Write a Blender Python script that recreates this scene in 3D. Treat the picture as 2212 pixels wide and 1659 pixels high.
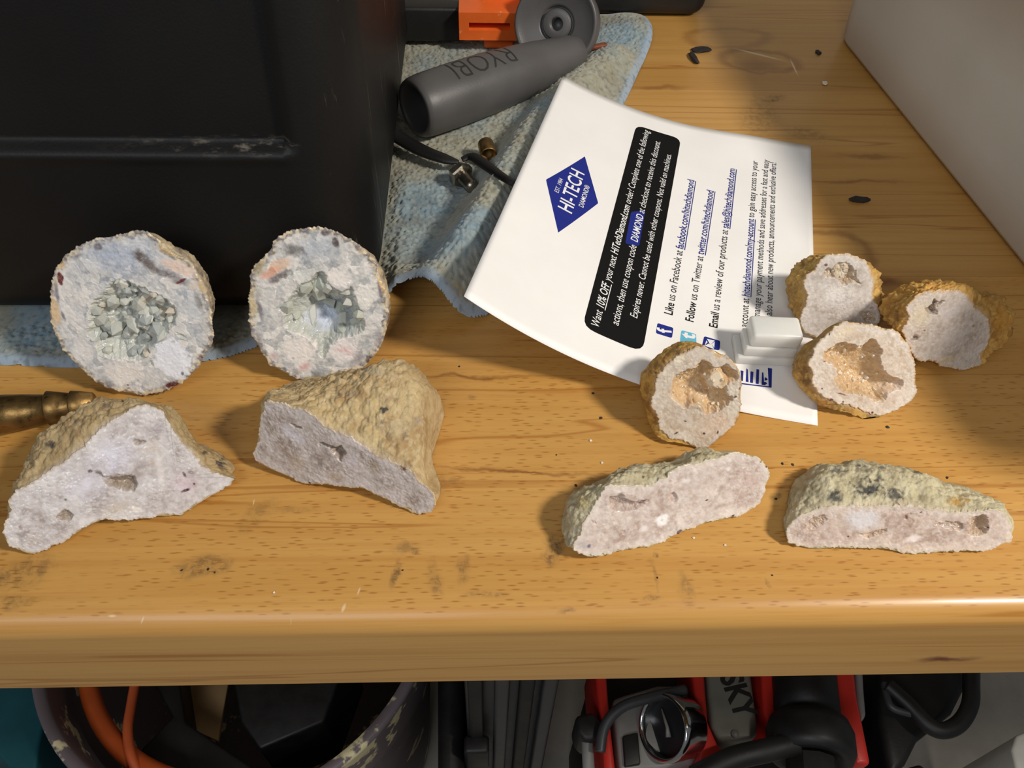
import bpy, bmesh, math, random
import numpy as np
from mathutils import Vector, Matrix

for o in list(bpy.data.objects):
    bpy.data.objects.remove(o, do_unlink=True)
scene = bpy.context.scene
COL = scene.collection
MM = 0.001

# ------------------------------------------------------------------ camera
FPX, PITCH, ROLL, YAW, CAMH = 1750.0, 50.5, 2.2, -3.1, 0.185
IW, IH = 2212.0, 1659.0
_p, _r, _w = math.radians(PITCH), math.radians(ROLL), math.radians(YAW)
FWD = np.array([-math.sin(_w) * math.cos(_p), math.cos(_w) * math.cos(_p), -math.sin(_p)])
_R0 = np.array([math.cos(_w), math.sin(_w), 0.0])
_U0 = np.cross(_R0, FWD)
RIGHT = math.cos(_r) * _R0 + math.sin(_r) * _U0
UP = -math.sin(_r) * _R0 + math.cos(_r) * _U0
CAMP = np.array([0.0, 0.0, CAMH])

cam_data = bpy.data.cameras.new('camera')
cam = bpy.data.objects.new('camera', cam_data)
COL.objects.link(cam)
cam_data.sensor_fit = 'HORIZONTAL'
cam_data.sensor_width = 36.0
cam_data.lens = 36.0 * FPX / IW
cam_data.clip_start = 0.01
cam_data.clip_end = 20
m = Matrix.Identity(4)
for i in range(3):
    m[i][0], m[i][1], m[i][2], m[i][3] = RIGHT[i], UP[i], -FWD[i], CAMP[i]
cam.matrix_world = m
scene.camera = cam

# ------------------------------------------------------------------ world and lights
world = bpy.data.worlds.new('world')
scene.world = world
world.use_nodes = True
bg = world.node_tree.nodes['Background']
bg.inputs[0].default_value = (0.93, 0.96, 1.0, 1)
bg.inputs[1].default_value = 0.13

def area(name, loc, target, size, power, col, shape='DISK', sy=None):
    d = bpy.data.lights.new(name, 'AREA')
    d.shape = shape
    d.size = size
    if sy: d.size_y = sy
    d.energy = power
    d.color = col
    o = bpy.data.objects.new(name, d)
    o.location = loc
    o.rotation_euler = (Vector(target) - Vector(loc)).to_track_quat('-Z', 'Y').to_euler()
    COL.objects.link(o)
    return o
area('bench_lamp_light', (0.48, -0.05, 0.54), (0.04, 0.15, 0.0), 0.10, 4.7, (1.0, 0.925, 0.82))
area('room_fill_light', (-0.45, -0.95, 1.10), (0.0, 0.12, 0.0), 0.9, 8.0, (0.95, 0.97, 1.0), 'RECTANGLE', 0.5)  # unseen fill added for room light from behind the camera, hung low

vs = scene.view_settings
scene.display_settings.display_device = 'sRGB'
vs.view_transform = 'Standard'
vs.look = 'None'
vs.gamma = 1
vs.use_curve_mapping = False
vs.exposure = 0.0

# ------------------------------------------------------------------ pixel -> point helpers
def ray(px, py):
    px = np.asarray(px, float); py = np.asarray(py, float)
    return ((px - IW / 2) / FPX)[..., None] * RIGHT - ((py - IH / 2) / FPX)[..., None] * UP + FWD

def P(px, py, z=0.0):
    d = ray(px, py)
    t = (z - CAMH) / d[..., 2]
    return CAMP + t[..., None] * d

def PP(px, py, pt, n):
    d = ray(px, py)
    t = ((np.asarray(pt) - CAMP) @ n) / (d @ n)
    return CAMP + t[..., None] * d

def project(p):
    q = np.asarray(p, float) - CAMP
    z = q @ FWD
    return IW / 2 + FPX * (q @ RIGHT) / z, IH / 2 - FPX * (q @ UP) / z

# ------------------------------------------------------------------ numpy noise
def _hash(ix, iy, iz, seed):
    n = (ix * 374761393 + iy * 668265263 + iz * 2147483647 + seed * 1274126177) & 0xffffffff
    n = ((n ^ (n >> 13)) * 1274126177) & 0xffffffff
    n = ((n ^ (n >> 16)) * 2246822519) & 0xffffffff
    return ((n ^ (n >> 15)) & 0xffffff) / float(0xffffff)

def vnoise(p, seed=0):
    p = np.asarray(p, float)
    i = np.floor(p).astype(np.int64); f = p - i
    f = f * f * (3 - 2 * f)
    r = 0
    for dx in (0, 1):
        for dy in (0, 1):
            for dz in (0, 1):
                w = (f[:, 0] if dx else 1 - f[:, 0]) * (f[:, 1] if dy else 1 - f[:, 1]) * (f[:, 2] if dz else 1 - f[:, 2])
                r = r + w * _hash(i[:, 0] + dx, i[:, 1] + dy, i[:, 2] + dz, seed)
    return r * 2 - 1

def fbm(p, octs=4, seed=0, gain=0.5):
    a, s, t = 1.0, 0.0, 0.0
    p = np.asarray(p, float)
    for k in range(octs):
        s = s + a * vnoise(p * (2.03 ** k) + 17.3 * k, seed + k); t += a; a *= gain
    return s / t

def worley(p, seed=0):
    """nearest-cell distance and cell value, 3D"""
    i = np.floor(p).astype(np.int64)
    best = np.full(len(p), 9.0); val = np.zeros(len(p))
    for dx in (-1, 0, 1):
        for dy in (-1, 0, 1):
            for dz in (-1, 0, 1):
                c = i + np.array([dx, dy, dz])
                q = np.stack([_hash(c[:, 0], c[:, 1], c[:, 2], seed + k) for k in (1, 2, 3)], 1) + c
                d = np.linalg.norm(p - q, axis=1)
                mk = d < best
                best = np.where(mk, d, best)
                val = np.where(mk, _hash(c[:, 0], c[:, 1], c[:, 2], seed + 9), val)
    return best, val

def crystals2d(uv, cell, seed=0, reach=2):
    """hexagonal pyramids packed side by side: height 0..1 and a cell value"""
    p = uv / cell
    i = np.floor(p).astype(np.int64)
    best = np.full(len(p), -9.0); val = np.zeros(len(p))
    z0 = np.zeros(len(p), np.int64)
    for dx in range(-reach, reach + 1):
        for dy in range(-reach, reach + 1):
            cx, cy = i[:, 0] + dx, i[:, 1] + dy
            h = [_hash(cx, cy, z0, seed + k) for k in range(6)]
            qx, qy = p[:, 0] - cx - h[0], p[:, 1] - cy - h[1]
            a = h[2] * 1.047
            r = np.zeros(len(p)) - 9
            for k in range(6):
                an = a + k * math.pi / 3
                r = np.maximum(r, (qx * np.cos(an) + qy * np.sin(an)) * (0.75 + 0.5 * ((h[5] * 7 + k * 0.37) % 1)))
            v = 0.55 + 0.45 * h[3] - r * (0.55 + 0.5 * h[4])
            mk = v > best
            best = np.where(mk, v, best); val = np.where(mk, h[5], val)
    return best, val

def sdf(pts, poly):
    """signed distance, positive inside"""
    d = np.full(len(pts), 1e9); ins = np.zeros(len(pts), bool)
    n = len(poly)
    for k in range(n):
        a = poly[k]; b = poly[(k + 1) % n]
        e = b - a; w = pts - a
        t = np.clip((w @ e) / max(e @ e, 1e-18), 0, 1)
        d = np.minimum(d, np.linalg.norm(w - t[:, None] * e, axis=1))
        c = ((a[1] > pts[:, 1]) != (b[1] > pts[:, 1])) & (pts[:, 0] < (b[0] - a[0]) * (pts[:, 1] - a[1]) / (b[1] - a[1] + 1e-18) + a[0])
        ins ^= c
    return np.where(ins, d, -d)

def chaikin(p, it=2):
    p = np.asarray(p, float)
    for _ in range(it):
        q = np.roll(p, -1, 0)
        p = np.stack([p * 0.75 + q * 0.25, p * 0.25 + q * 0.75], 1).reshape(-1, 2)
    return p

def resample(p, n):
    q = np.vstack([p, p[:1]])
    s = np.concatenate([[0], np.cumsum(np.linalg.norm(np.diff(q, axis=0), axis=1))])
    t = np.linspace(0, s[-1], n, endpoint=False)
    return np.stack([np.interp(t, s, q[:, k]) for k in range(q.shape[1])], 1)

# ------------------------------------------------------------------ object helpers
def link(o, parent=None):
    COL.objects.link(o)
    if parent is not None:
        o.parent = parent
    return o

def tag(o, label=None, cat=None, group=None, kind=None):
    if label: o['label'] = label
    if cat: o['category'] = cat
    if group: o['group'] = group
    if kind: o['kind'] = kind
    return o

def empty(name, label=None, cat=None, group=None, loc=(0, 0, 0)):
    o = bpy.data.objects.new(name, None)
    o.empty_display_size = 0.01
    o.location = [float(v) for v in loc]
    link(o)
    return tag(o, label, cat, group)

def np_mesh(name, v, faces, mat, parent=None, smooth=True, cols=None, flatmask=None):
    """faces: (n,4) or (n,3) int array, or list of arrays"""
    me = bpy.data.meshes.new(name)
    if not isinstance(faces, (list, tuple)): faces = [faces]
    faces = [np.asarray(f, np.int32) for f in faces if len(f)]
    v = np.asarray(v, np.float32)
    if parent is not None:
        v = v - np.array(parent_origin(parent), np.float32)
    me.vertices.add(len(v)); me.vertices.foreach_set('co', v.ravel())
    loops = np.concatenate([f.ravel() for f in faces])
    cnt = np.concatenate([np.full(len(f), f.shape[1], np.int32) for f in faces])
    me.loops.add(len(loops)); me.loops.foreach_set('vertex_index', loops)
    me.polygons.add(len(cnt))
    me.polygons.foreach_set('loop_start', np.concatenate([[0], np.cumsum(cnt)[:-1]]).astype(np.int32))
    sm = np.full(len(cnt), bool(smooth))
    if flatmask is not None: sm &= ~flatmask
    me.update(calc_edges=True)
    me.polygons.foreach_set('use_smooth', sm)
    if cols:
        for nm, c in cols.items():
            at = me.attributes.new(nm, 'FLOAT_COLOR', 'POINT')
            c4 = np.ones((len(v), 4), np.float32); c4[:, :c.shape[1]] = c
            at.data.foreach_set('color', c4.ravel())
    me.validate()
    me.materials.append(mat)
    o = bpy.data.objects.new(name, me)
    return link(o, parent)

def parent_origin(p):
    x = np.zeros(3)
    while p is not None:
        x = x + np.array(p.location); p = p.parent
    return x

def bm_obj(name, bm, mat, parent=None, smooth=False, bevel=0, seg=2, autosmooth=None):
    if bevel:
        bmesh.ops.bevel(bm, geom=[e for e in bm.edges if len(e.link_faces) == 2 and e.calc_face_angle(0) > 0.5],
                        offset=bevel, segments=seg, profile=0.5, affect='EDGES', clamp_overlap=True)
    bmesh.ops.recalc_face_normals(bm, faces=bm.faces)
    if parent is not None:
        off = parent_origin(parent)
        bmesh.ops.translate(bm, verts=bm.verts, vec=[-float(a) for a in off])
    me = bpy.data.meshes.new(name)
    bm.to_mesh(me); bm.free()
    if smooth:
        for p in me.polygons: p.use_smooth = True
        if autosmooth:
            bb = bmesh.new(); bb.from_mesh(me)
            for e in bb.edges:
                if len(e.link_faces) == 2 and e.calc_face_angle(0) > autosmooth: e.smooth = False
            bb.to_mesh(me); bb.free()
    me.materials.append(mat)
    o = bpy.data.objects.new(name, me)
    return link(o, parent)

def add_box(bm, c, size, rot=None):
    r = bmesh.ops.create_cube(bm, size=1.0)
    M = Matrix.Translation([float(a) for a in c]) @ (rot.to_4x4() if rot is not None else Matrix.Identity(4)) @ Matrix.Diagonal((*[float(s) for s in size], 1))
    bmesh.ops.transform(bm, matrix=M, verts=r['verts'])
    return r['verts']

def frame_from(axis, up=(0, 0, 1)):
    a = np.asarray(axis, float); a = a / np.linalg.norm(a)
    u = np.asarray(up, float); u = u - a * (u @ a)
    if np.linalg.norm(u) < 1e-6: u = np.array([1.0, 0, 0]) - a * a[0]
    u /= np.linalg.norm(u)
    return a, u, np.cross(a, u)

def lathe_mesh(name, origin, axis, prof, mat, parent=None, seg=64, up=(0, 0, 1), closed=False, smooth=True, jitter=None):
    """prof: list of (t along axis, radius)"""
    a, u, w = frame_from(axis, up)
    prof = np.asarray(prof, float)
    th = np.linspace(0, 2 * math.pi, seg, endpoint=False)
    V = []
    for t, r in prof:
        rr = r if jitter is None else r * (1 + jitter(th, t))
        V.append(np.asarray(origin) + a * t + (np.cos(th) * rr)[:, None] * u + (np.sin(th) * rr)[:, None] * w if np.ndim(rr) else
                 np.asarray(origin) + a * t + (np.cos(th))[:, None] * u * rr + (np.sin(th))[:, None] * w * rr)
    V = np.concatenate(V)
    n = len(prof); i = np.arange(seg); j = (i + 1) % seg
    F = []
    rng = range(n) if closed else range(n - 1)
    for k in rng:
        k2 = (k + 1) % n
        F.append(np.stack([k * seg + i, k * seg + j, k2 * seg + j, k2 * seg + i], 1))
    return np_mesh(name, V, np.concatenate(F), mat, parent, smooth)

def tube(name, pts, rad, mat, parent=None, seg=12, flat=1.0, caps=True, n=None):
    """swept tube through points (spline-smoothed); flat < 1 squashes it"""
    pts = np.asarray(pts, float)
    if n:
        if np.ndim(rad): rad = np.interp(np.linspace(0, len(pts) - 1, n), np.arange(len(pts)), rad)
        t = np.linspace(0, len(pts) - 1, n)
        i = np.clip(np.floor(t).astype(int), 0, len(pts) - 2); f = (t - i)[:, None]
        p0 = pts[np.clip(i - 1, 0, None)]; p1 = pts[i]; p2 = pts[i + 1]; p3 = pts[np.clip(i + 2, None, len(pts) - 1)]
        pts = 0.5 * ((2 * p1) + (-p0 + p2) * f + (2 * p0 - 5 * p1 + 4 * p2 - p3) * f ** 2 + (-p0 + 3 * p1 - 3 * p2 + p3) * f ** 3)
    rad = np.broadcast_to(np.asarray(rad, float), (len(pts),))
    T = np.gradient(pts, axis=0); T /= np.linalg.norm(T, axis=1)[:, None]
    th = np.linspace(0, 2 * math.pi, seg, endpoint=False)
    V = []; U = np.array([0, 0, 1.0])
    for k in range(len(pts)):
        u = U - T[k] * (U @ T[k]); nn = np.linalg.norm(u)
        u = u / nn if nn > 1e-4 else np.array([1.0, 0, 0])
        w = np.cross(T[k], u); U = u
        V.append(pts[k] + rad[k] * (np.cos(th)[:, None] * u * flat + np.sin(th)[:, None] * w))
    V = np.concatenate(V)
    i = np.arange(seg); j = (i + 1) % seg
    F = [np.concatenate([np.stack([k * seg + i, k * seg + j, (k + 1) * seg + j, (k + 1) * seg + i], 1) for k in range(len(pts) - 1)])]
    if caps:
        m0 = len(V); V = np.vstack([V, pts[:1], pts[-1:]]); L = (len(pts) - 1) * seg
        F.append(np.concatenate([np.stack([j, i, np.full(seg, m0)], 1), np.stack([L + i, L + j, np.full(seg, m0 + 1)], 1)]))
    return np_mesh(name, V, F, mat, parent, True)

# ------------------------------------------------------------------ materials
def srgb(r, g, b):
    f = lambda c: (c / 255 / 12.92) if c <= 10.31 else ((c / 255 + 0.055) / 1.055) ** 2.4
    return (f(r), f(g), f(b))

class NT:
    def __init__(s, name):
        s.m = bpy.data.materials.new(name); s.m.use_nodes = True
        s.t = s.m.node_tree; s.b = s.t.nodes['Principled BSDF']
        s.coord = s.t.nodes.new('ShaderNodeTexCoord').outputs['Object']
    def n(s, typ, **kw):
        nd = s.t.nodes.new(typ)
        for k, v in kw.items(): setattr(nd, k, v)
        return nd
    def put(s, sock, v):
        if hasattr(v, 'is_linked') or isinstance(v, bpy.types.NodeSocket): s.t.links.new(v, sock)
        elif isinstance(v, (tuple, list)) and len(v) == 3 and sock.type == 'RGBA': sock.default_value = (*v, 1)
        else: sock.default_value = v
    def math(s, op, a, b=0.0, c=0.0, clamp=False):
        nd = s.n('ShaderNodeMath', operation=op, use_clamp=clamp)
        s.put(nd.inputs[0], a); s.put(nd.inputs[1], b); s.put(nd.inputs[2], c)
        return nd.outputs[0]
    def vmap(s, scale=(1, 1, 1), loc=(0, 0, 0), rot=(0, 0, 0), vec=None):
        nd = s.n('ShaderNodeMapping')
        s.put(nd.inputs['Vector'], vec or s.coord)
        nd.inputs['Scale'].default_value = scale; nd.inputs['Location'].default_value = loc; nd.inputs['Rotation'].default_value = rot
        return nd.outputs[0]
    def noise(s, vec=None, scale=5, detail=4, rough=0.5, dist=0.0):
        nd = s.n('ShaderNodeTexNoise')
        s.put(nd.inputs['Vector'], vec or s.coord); nd.inputs['Scale'].default_value = scale
        nd.inputs['Detail'].default_value = detail; nd.inputs['Roughness'].default_value = rough; nd.inputs['Distortion'].default_value = dist
        return nd.outputs[0]
    def vor(s, vec=None, scale=5, feature='F1', out='Distance', rnd=1.0):
        nd = s.n('ShaderNodeTexVoronoi', feature=feature)
        s.put(nd.inputs['Vector'], vec or s.coord); nd.inputs['Scale'].default_value = scale; nd.inputs['Randomness'].default_value = rnd
        return nd.outputs[out]
    def ramp(s, f, stops):
        nd = s.n('ShaderNodeValToRGB'); s.put(nd.inputs[0], f)
        el = nd.color_ramp.elements
        while len(el) > 2: el.remove(el[-1])
        el[0].position, el[1].position = stops[0][0], stops[-1][0]
        el[0].color = (*stops[0][1], 1); el[1].color = (*stops[-1][1], 1)
        for p, c in stops[1:-1]:
            e = el.new(p); e.color = (*c, 1)
        return nd.outputs[0]
    def step(s, f, a, b, o0=0.0, o1=1.0):
        nd = s.n('ShaderNodeMapRange', interpolation_type='SMOOTHSTEP')
        s.put(nd.inputs[0], f)
        for k, v in zip((1, 2, 3, 4), (a, b, o0, o1)): s.put(nd.inputs[k], v)
        return nd.outputs[0]
    def mix(s, f, a, b, blend='MIX'):
        nd = s.n('ShaderNodeMix', data_type='RGBA', blend_type=blend)
        s.put(nd.inputs[0], f); s.put(nd.inputs[6], a); s.put(nd.inputs[7], b)
        return nd.outputs[2]
    def attr(s, name, typ='GEOMETRY', out='Color'):
        nd = s.n('ShaderNodeAttribute', attribute_name=name, attribute_type=typ)
        return nd.outputs[out]
    def bump(s, h, strength=0.3, dist=0.001, normal=None):
        nd = s.n('ShaderNodeBump'); s.put(nd.inputs['Height'], h)
        nd.inputs['Strength'].default_value = strength; nd.inputs['Distance'].default_value = dist
        if normal: s.put(nd.inputs['Normal'], normal)
        return nd.outputs[0]
    def fin(s, col=None, rough=0.5, bump=None, **kw):
        if col is not None: s.put(s.b.inputs['Base Color'], col)
        s.put(s.b.inputs['Roughness'], rough)
        if bump: s.put(s.b.inputs['Normal'], bump)
        for k, v in kw.items(): s.put(s.b.inputs[k.replace('_', ' ')], v)
        return s.m

def plastic(name, col, rough=0.45, var=0.15, scale=60, bump=0.05, bscale=900, dirt=None, **kw):
    t = NT(name)
    n = t.noise(scale=scale, detail=5)
    c = t.mix(t.step(n, 0.3, 0.7), tuple(x * (1 - var) for x in col), tuple(min(1, x * (1 + var)) for x in col))
    if dirt:
        d = t.noise(scale=scale * 2.3, detail=6, rough=0.7)
        c = t.mix(t.step(d, dirt[1], dirt[2]), c, dirt[0])
    r = t.step(n, 0.2, 0.8, rough - 0.07, rough + 0.07)
    return t.fin(c, r, t.bump(t.noise(scale=bscale, detail=2), bump, 0.0005), **kw)

def px_ellipse(cx, cy, rx, ry):
    c = P(cx, cy); a = P(cx + rx, cy) - c; b = P(cx, cy - ry) - c
    return c, np.linalg.norm(a), np.linalg.norm(b)

def wood_material():
    t = NT('worktop_wood')
    seed = t.attr('seed', 'OBJECT', 'Fac'); tone = t.attr('tone', 'OBJECT', 'Fac'); fleck = t.attr('fleck', 'OBJECT', 'Fac')
    off = t.n('ShaderNodeCombineXYZ'); t.put(off.inputs[0], seed); t.put(off.inputs[1], t.math('MULTIPLY', seed, 1.7)); t.put(off.inputs[2], 0.0)
    ad = t.n('ShaderNodeVectorMath', operation='ADD'); t.put(ad.inputs[0], t.coord); t.put(ad.inputs[1], off.outputs[0])
    v = ad.outputs[0]
    # broad figure + growth lines running along x
    fig = t.noise(t.vmap((3.0, 26, 26), vec=v), 1.0, 4, 0.55, 0.6)
    lines = t.noise(t.vmap((5, 260, 260), vec=v), 1.0, 5, 0.6, 0.2)
    fine = t.noise(t.vmap((40, 1500, 1500), vec=v), 1.0, 3, 0.6)
    base = t.ramp(fig, [(0.25, srgb(186, 140, 80)), (0.5, srgb(199, 154, 93)), (0.75, srgb(208, 166, 106))])
    base = t.mix(t.step(lines, 0.42, 0.72, 0.0, 0.34), base, srgb(166, 112, 58))
    base = t.mix(t.step(fine, 0.45, 0.75, 0.0, 0.20), base, srgb(172, 112, 52))
    # a few strong dark growth rings
    ring = t.noise(t.vmap((2.2, 60, 60), vec=v), 1.0, 3, 0.5, 0.5)
    ringm = t.step(t.math('ABSOLUTE', t.math('SUBTRACT', ring, 0.56)), 0.0, 0.014, 0.45, 0.0)
    base = t.mix(ringm, base, srgb(140, 78, 30))
    # beech flecks: short dark dashes
    vn = t.n('ShaderNodeTexVoronoi', voronoi_dimensions='2D'); t.put(vn.inputs['Vector'], t.vmap((155, 830, 1), rot=(0, 0, 0.03), vec=v)); vn.inputs['Scale'].default_value = 1.0
    fl = vn.outputs['Distance']
    gn = t.n('ShaderNodeNewGeometry'); sn = t.n('ShaderNodeSeparateXYZ'); t.put(sn.inputs[0], gn.outputs['True Normal'])
    flm = t.math('MULTIPLY', t.step(fl, 0.06, 0.25, 1.0, 0.0), t.step(t.noise(t.vmap((45, 110, 110), vec=v), 1.0, 2), 0.36, 0.56, 0.15, 1.0))
    flm = t.math('MULTIPLY', flm, t.step(sn.outputs[2], 0.8, 0.95))
    flm = t.math('MULTIPLY', flm, t.math('MULTIPLY', fleck, 0.50))
    base = t.mix(flm, base, srgb(128, 70, 26))
    # plank tone
    hs = t.n('ShaderNodeHueSaturation'); t.put(hs.inputs['Color'], base); t.put(hs.inputs['Value'], tone); hs.inputs['Saturation'].default_value = 1.06
    base = hs.outputs[0]
    # stains with shapes of their own
    wn = t.n('ShaderNodeTexNoise'); t.put(wn.inputs['Vector'], t.coord); wn.inputs['Scale'].default_value = 130; wn.inputs['Detail'].default_value = 4
    wv = t.n('ShaderNodeVectorMath', operation='MULTIPLY_ADD')
    t.put(wv.inputs[0], wn.outputs['Color']); wv.inputs[1].default_value = (0.006, 0.006, 0.006)
    sub = t.n('ShaderNodeVectorMath', operation='SUBTRACT'); t.put(sub.inputs[0], t.coord); sub.inputs[1].default_value = (0.003, 0.003, 0.003)
    t.put(wv.inputs[2], sub.outputs[0])
    warped = wv.outputs[0]
    mott = t.step(t.noise(scale=420, detail=5, rough=0.7), 0.40, 0.62)
    def stain(cx, cy, rx, ry, ang=0, inner=0.2, rz=1.0, ctr=None, vec=None):
        if ctr is None:
            c, a, b = px_ellipse(cx, cy, rx, ry)
        else:
            c, a, b = ctr, rx, ry
        nd = t.n('ShaderNodeMapping', vector_type='TEXTURE')
        t.put(nd.inputs[0], vec or warped)
        nd.inputs['Location'].default_value = [float(q) for q in c]
        nd.inputs['Rotation'].default_value = (0, 0, math.radians(ang))
        nd.inputs['Scale'].default_value = (float(a), float(b), rz)
        ln = t.n('ShaderNodeVectorMath', operation='LENGTH'); t.put(ln.inputs[0], nd.outputs[0])
        return t.step(ln.outputs['Value'], inner, 1.0, 1.0, 0.0), ln.outputs['Value']
    grey = None
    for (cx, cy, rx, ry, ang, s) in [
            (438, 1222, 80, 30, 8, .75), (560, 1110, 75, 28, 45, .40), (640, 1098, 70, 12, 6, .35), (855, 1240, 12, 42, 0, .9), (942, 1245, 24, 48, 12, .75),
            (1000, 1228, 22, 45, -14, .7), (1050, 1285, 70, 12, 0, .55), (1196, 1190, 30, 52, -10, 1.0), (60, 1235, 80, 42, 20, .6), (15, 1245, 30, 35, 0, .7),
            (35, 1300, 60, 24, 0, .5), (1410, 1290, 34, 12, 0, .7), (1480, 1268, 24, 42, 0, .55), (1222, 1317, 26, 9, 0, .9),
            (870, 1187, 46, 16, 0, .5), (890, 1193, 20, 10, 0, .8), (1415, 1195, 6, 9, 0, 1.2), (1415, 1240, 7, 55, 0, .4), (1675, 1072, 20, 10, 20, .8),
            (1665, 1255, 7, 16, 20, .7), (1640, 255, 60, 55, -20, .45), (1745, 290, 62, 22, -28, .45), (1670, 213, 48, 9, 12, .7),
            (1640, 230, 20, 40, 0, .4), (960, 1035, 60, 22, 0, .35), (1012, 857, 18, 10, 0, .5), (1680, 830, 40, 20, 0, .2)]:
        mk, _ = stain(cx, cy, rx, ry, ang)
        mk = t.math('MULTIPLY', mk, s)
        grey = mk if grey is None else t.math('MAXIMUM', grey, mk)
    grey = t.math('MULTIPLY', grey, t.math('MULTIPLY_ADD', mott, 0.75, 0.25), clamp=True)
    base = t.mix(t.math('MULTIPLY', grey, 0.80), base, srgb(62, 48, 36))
    # darker streaks, knots and a varnish ring in the wood itself
    brown = None
    streaks = [(1110, 1018, 260, 7, -4, .8), (330, 1040, 260, 6, 1, .5), (1020, 812, 190, 6, 0, .7), (250, 905, 330, 8, 0, .4), (1910, 612, 70, 17, -6, .9),
               (1420, 190, 100, 8, 2, .6), (1640, 140, 88, 26, -6, .55), (1880, 338, 110, 7, 0, .6), (1850, 392, 160, 6, 0, .6), (2060, 1048, 140, 5, 0, .3)]
    for (cx, cy, rx, ry, ang, s) in streaks:
        mk, _ = stain(cx, cy, rx, ry, ang, 0.0)
        mk = t.math('MULTIPLY', mk, s); brown = mk if brown is None else t.math('MAXIMUM', brown, mk)
    for (cx, cy, rx, ry, ang, s) in [(1640, 132, 92, 26, -6, .5), (1572, 82, 100, 24, 4, .35), (1790, 540, 105, 46, -8, .5)]:   # outlines of knots
        _, ln = stain(cx, cy, rx, ry, ang)
        mk = t.math('MULTIPLY', t.step(t.math('ABSOLUTE', t.math('SUBTRACT', ln, 0.86)), 0.0, 0.24, 1.0, 0.0), s)
        brown = t.math('MAXIMUM', brown, mk)
    kp = at_y(2040, 1424, FRONT_Y)
    mk, _ = stain(0, 0, 0.0125, 0.02, 0, 0.0, 0.0022, kp)
    brown = t.math('MAXIMUM', brown, t.math('MULTIPLY', mk, 1.2))
    base = t.mix(t.math('MULTIPLY', brown, 0.85, clamp=True), base, srgb(104, 50, 20))
    pale = None
    for (cx, cy, rx, ry, ang) in [(303, 1336, 3, 11, -25), (624, 1342, 3, 15, -6), (742, 1312, 5, 12, -20), (775, 1277, 3, 11, -14), (240, 1328, 12, 3, 0), (1715, 145, 3, 22, 0), (1640, 118, 70, 2.5, -27), (548, 1085, 2, 9, 0)]:
        mk, _ = stain(cx, cy, rx, ry, ang, 0.3, 0.003, vec=t.coord)
        pale = mk if pale is None else t.math('MAXIMUM', pale, mk)
    base = t.mix(t.math('MULTIPLY', pale, 0.7), base, srgb(226, 200, 160))
    h = t.math('SUBTRACT', t.math('MULTIPLY', lines, 0.3), t.math('MULTIPLY', flm, 0.1))
    rough = t.math('ADD', t.step(fig, 0.2, 0.8, 0.33, 0.42), t.math('MULTIPLY', grey, 0.2))
    return t.fin(base, rough, t.bump(h, 0.22, 0.0006), Coat_Weight=0.12, Coat_Roughness=0.10)

def at_y(px, py, y):
    d = ray(px, py); return CAMP + d * (y / d[1])

FRONT_Y = float((P(0, 1365)[1] + P(2212, 1327)[1]) / 2)
THICK = 0.040
WOOD = wood_material()

# ------------------------------------------------------------------ floor
def floor_mat():
    t = NT('concrete')
    n = t.noise(scale=9, detail=8, rough=0.65)
    c = t.ramp(n, [(0.3, srgb(148, 142, 132)), (0.7, srgb(176, 170, 160))])
    return t.fin(c, 0.7, t.bump(t.noise(scale=90, detail=6), 0.2, 0.002))
FLOOR_Z = -0.82
bm = bmesh.new(); add_box(bm, (0.1, 0.25, FLOOR_Z - 0.05), (3.2, 2.6, 0.1))
fl = bm_obj('floor', bm, floor_mat()); tag(fl, kind='structure')
bm = bmesh.new(); add_box(bm, (0.1, 0.80, 0.4), (3.2, 0.08, 2.44))
wl = bm_obj('wall_back', bm, plastic('wall_paint', srgb(196, 190, 178), 0.8, 0.05, 6)); tag(wl, kind='structure')

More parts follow.
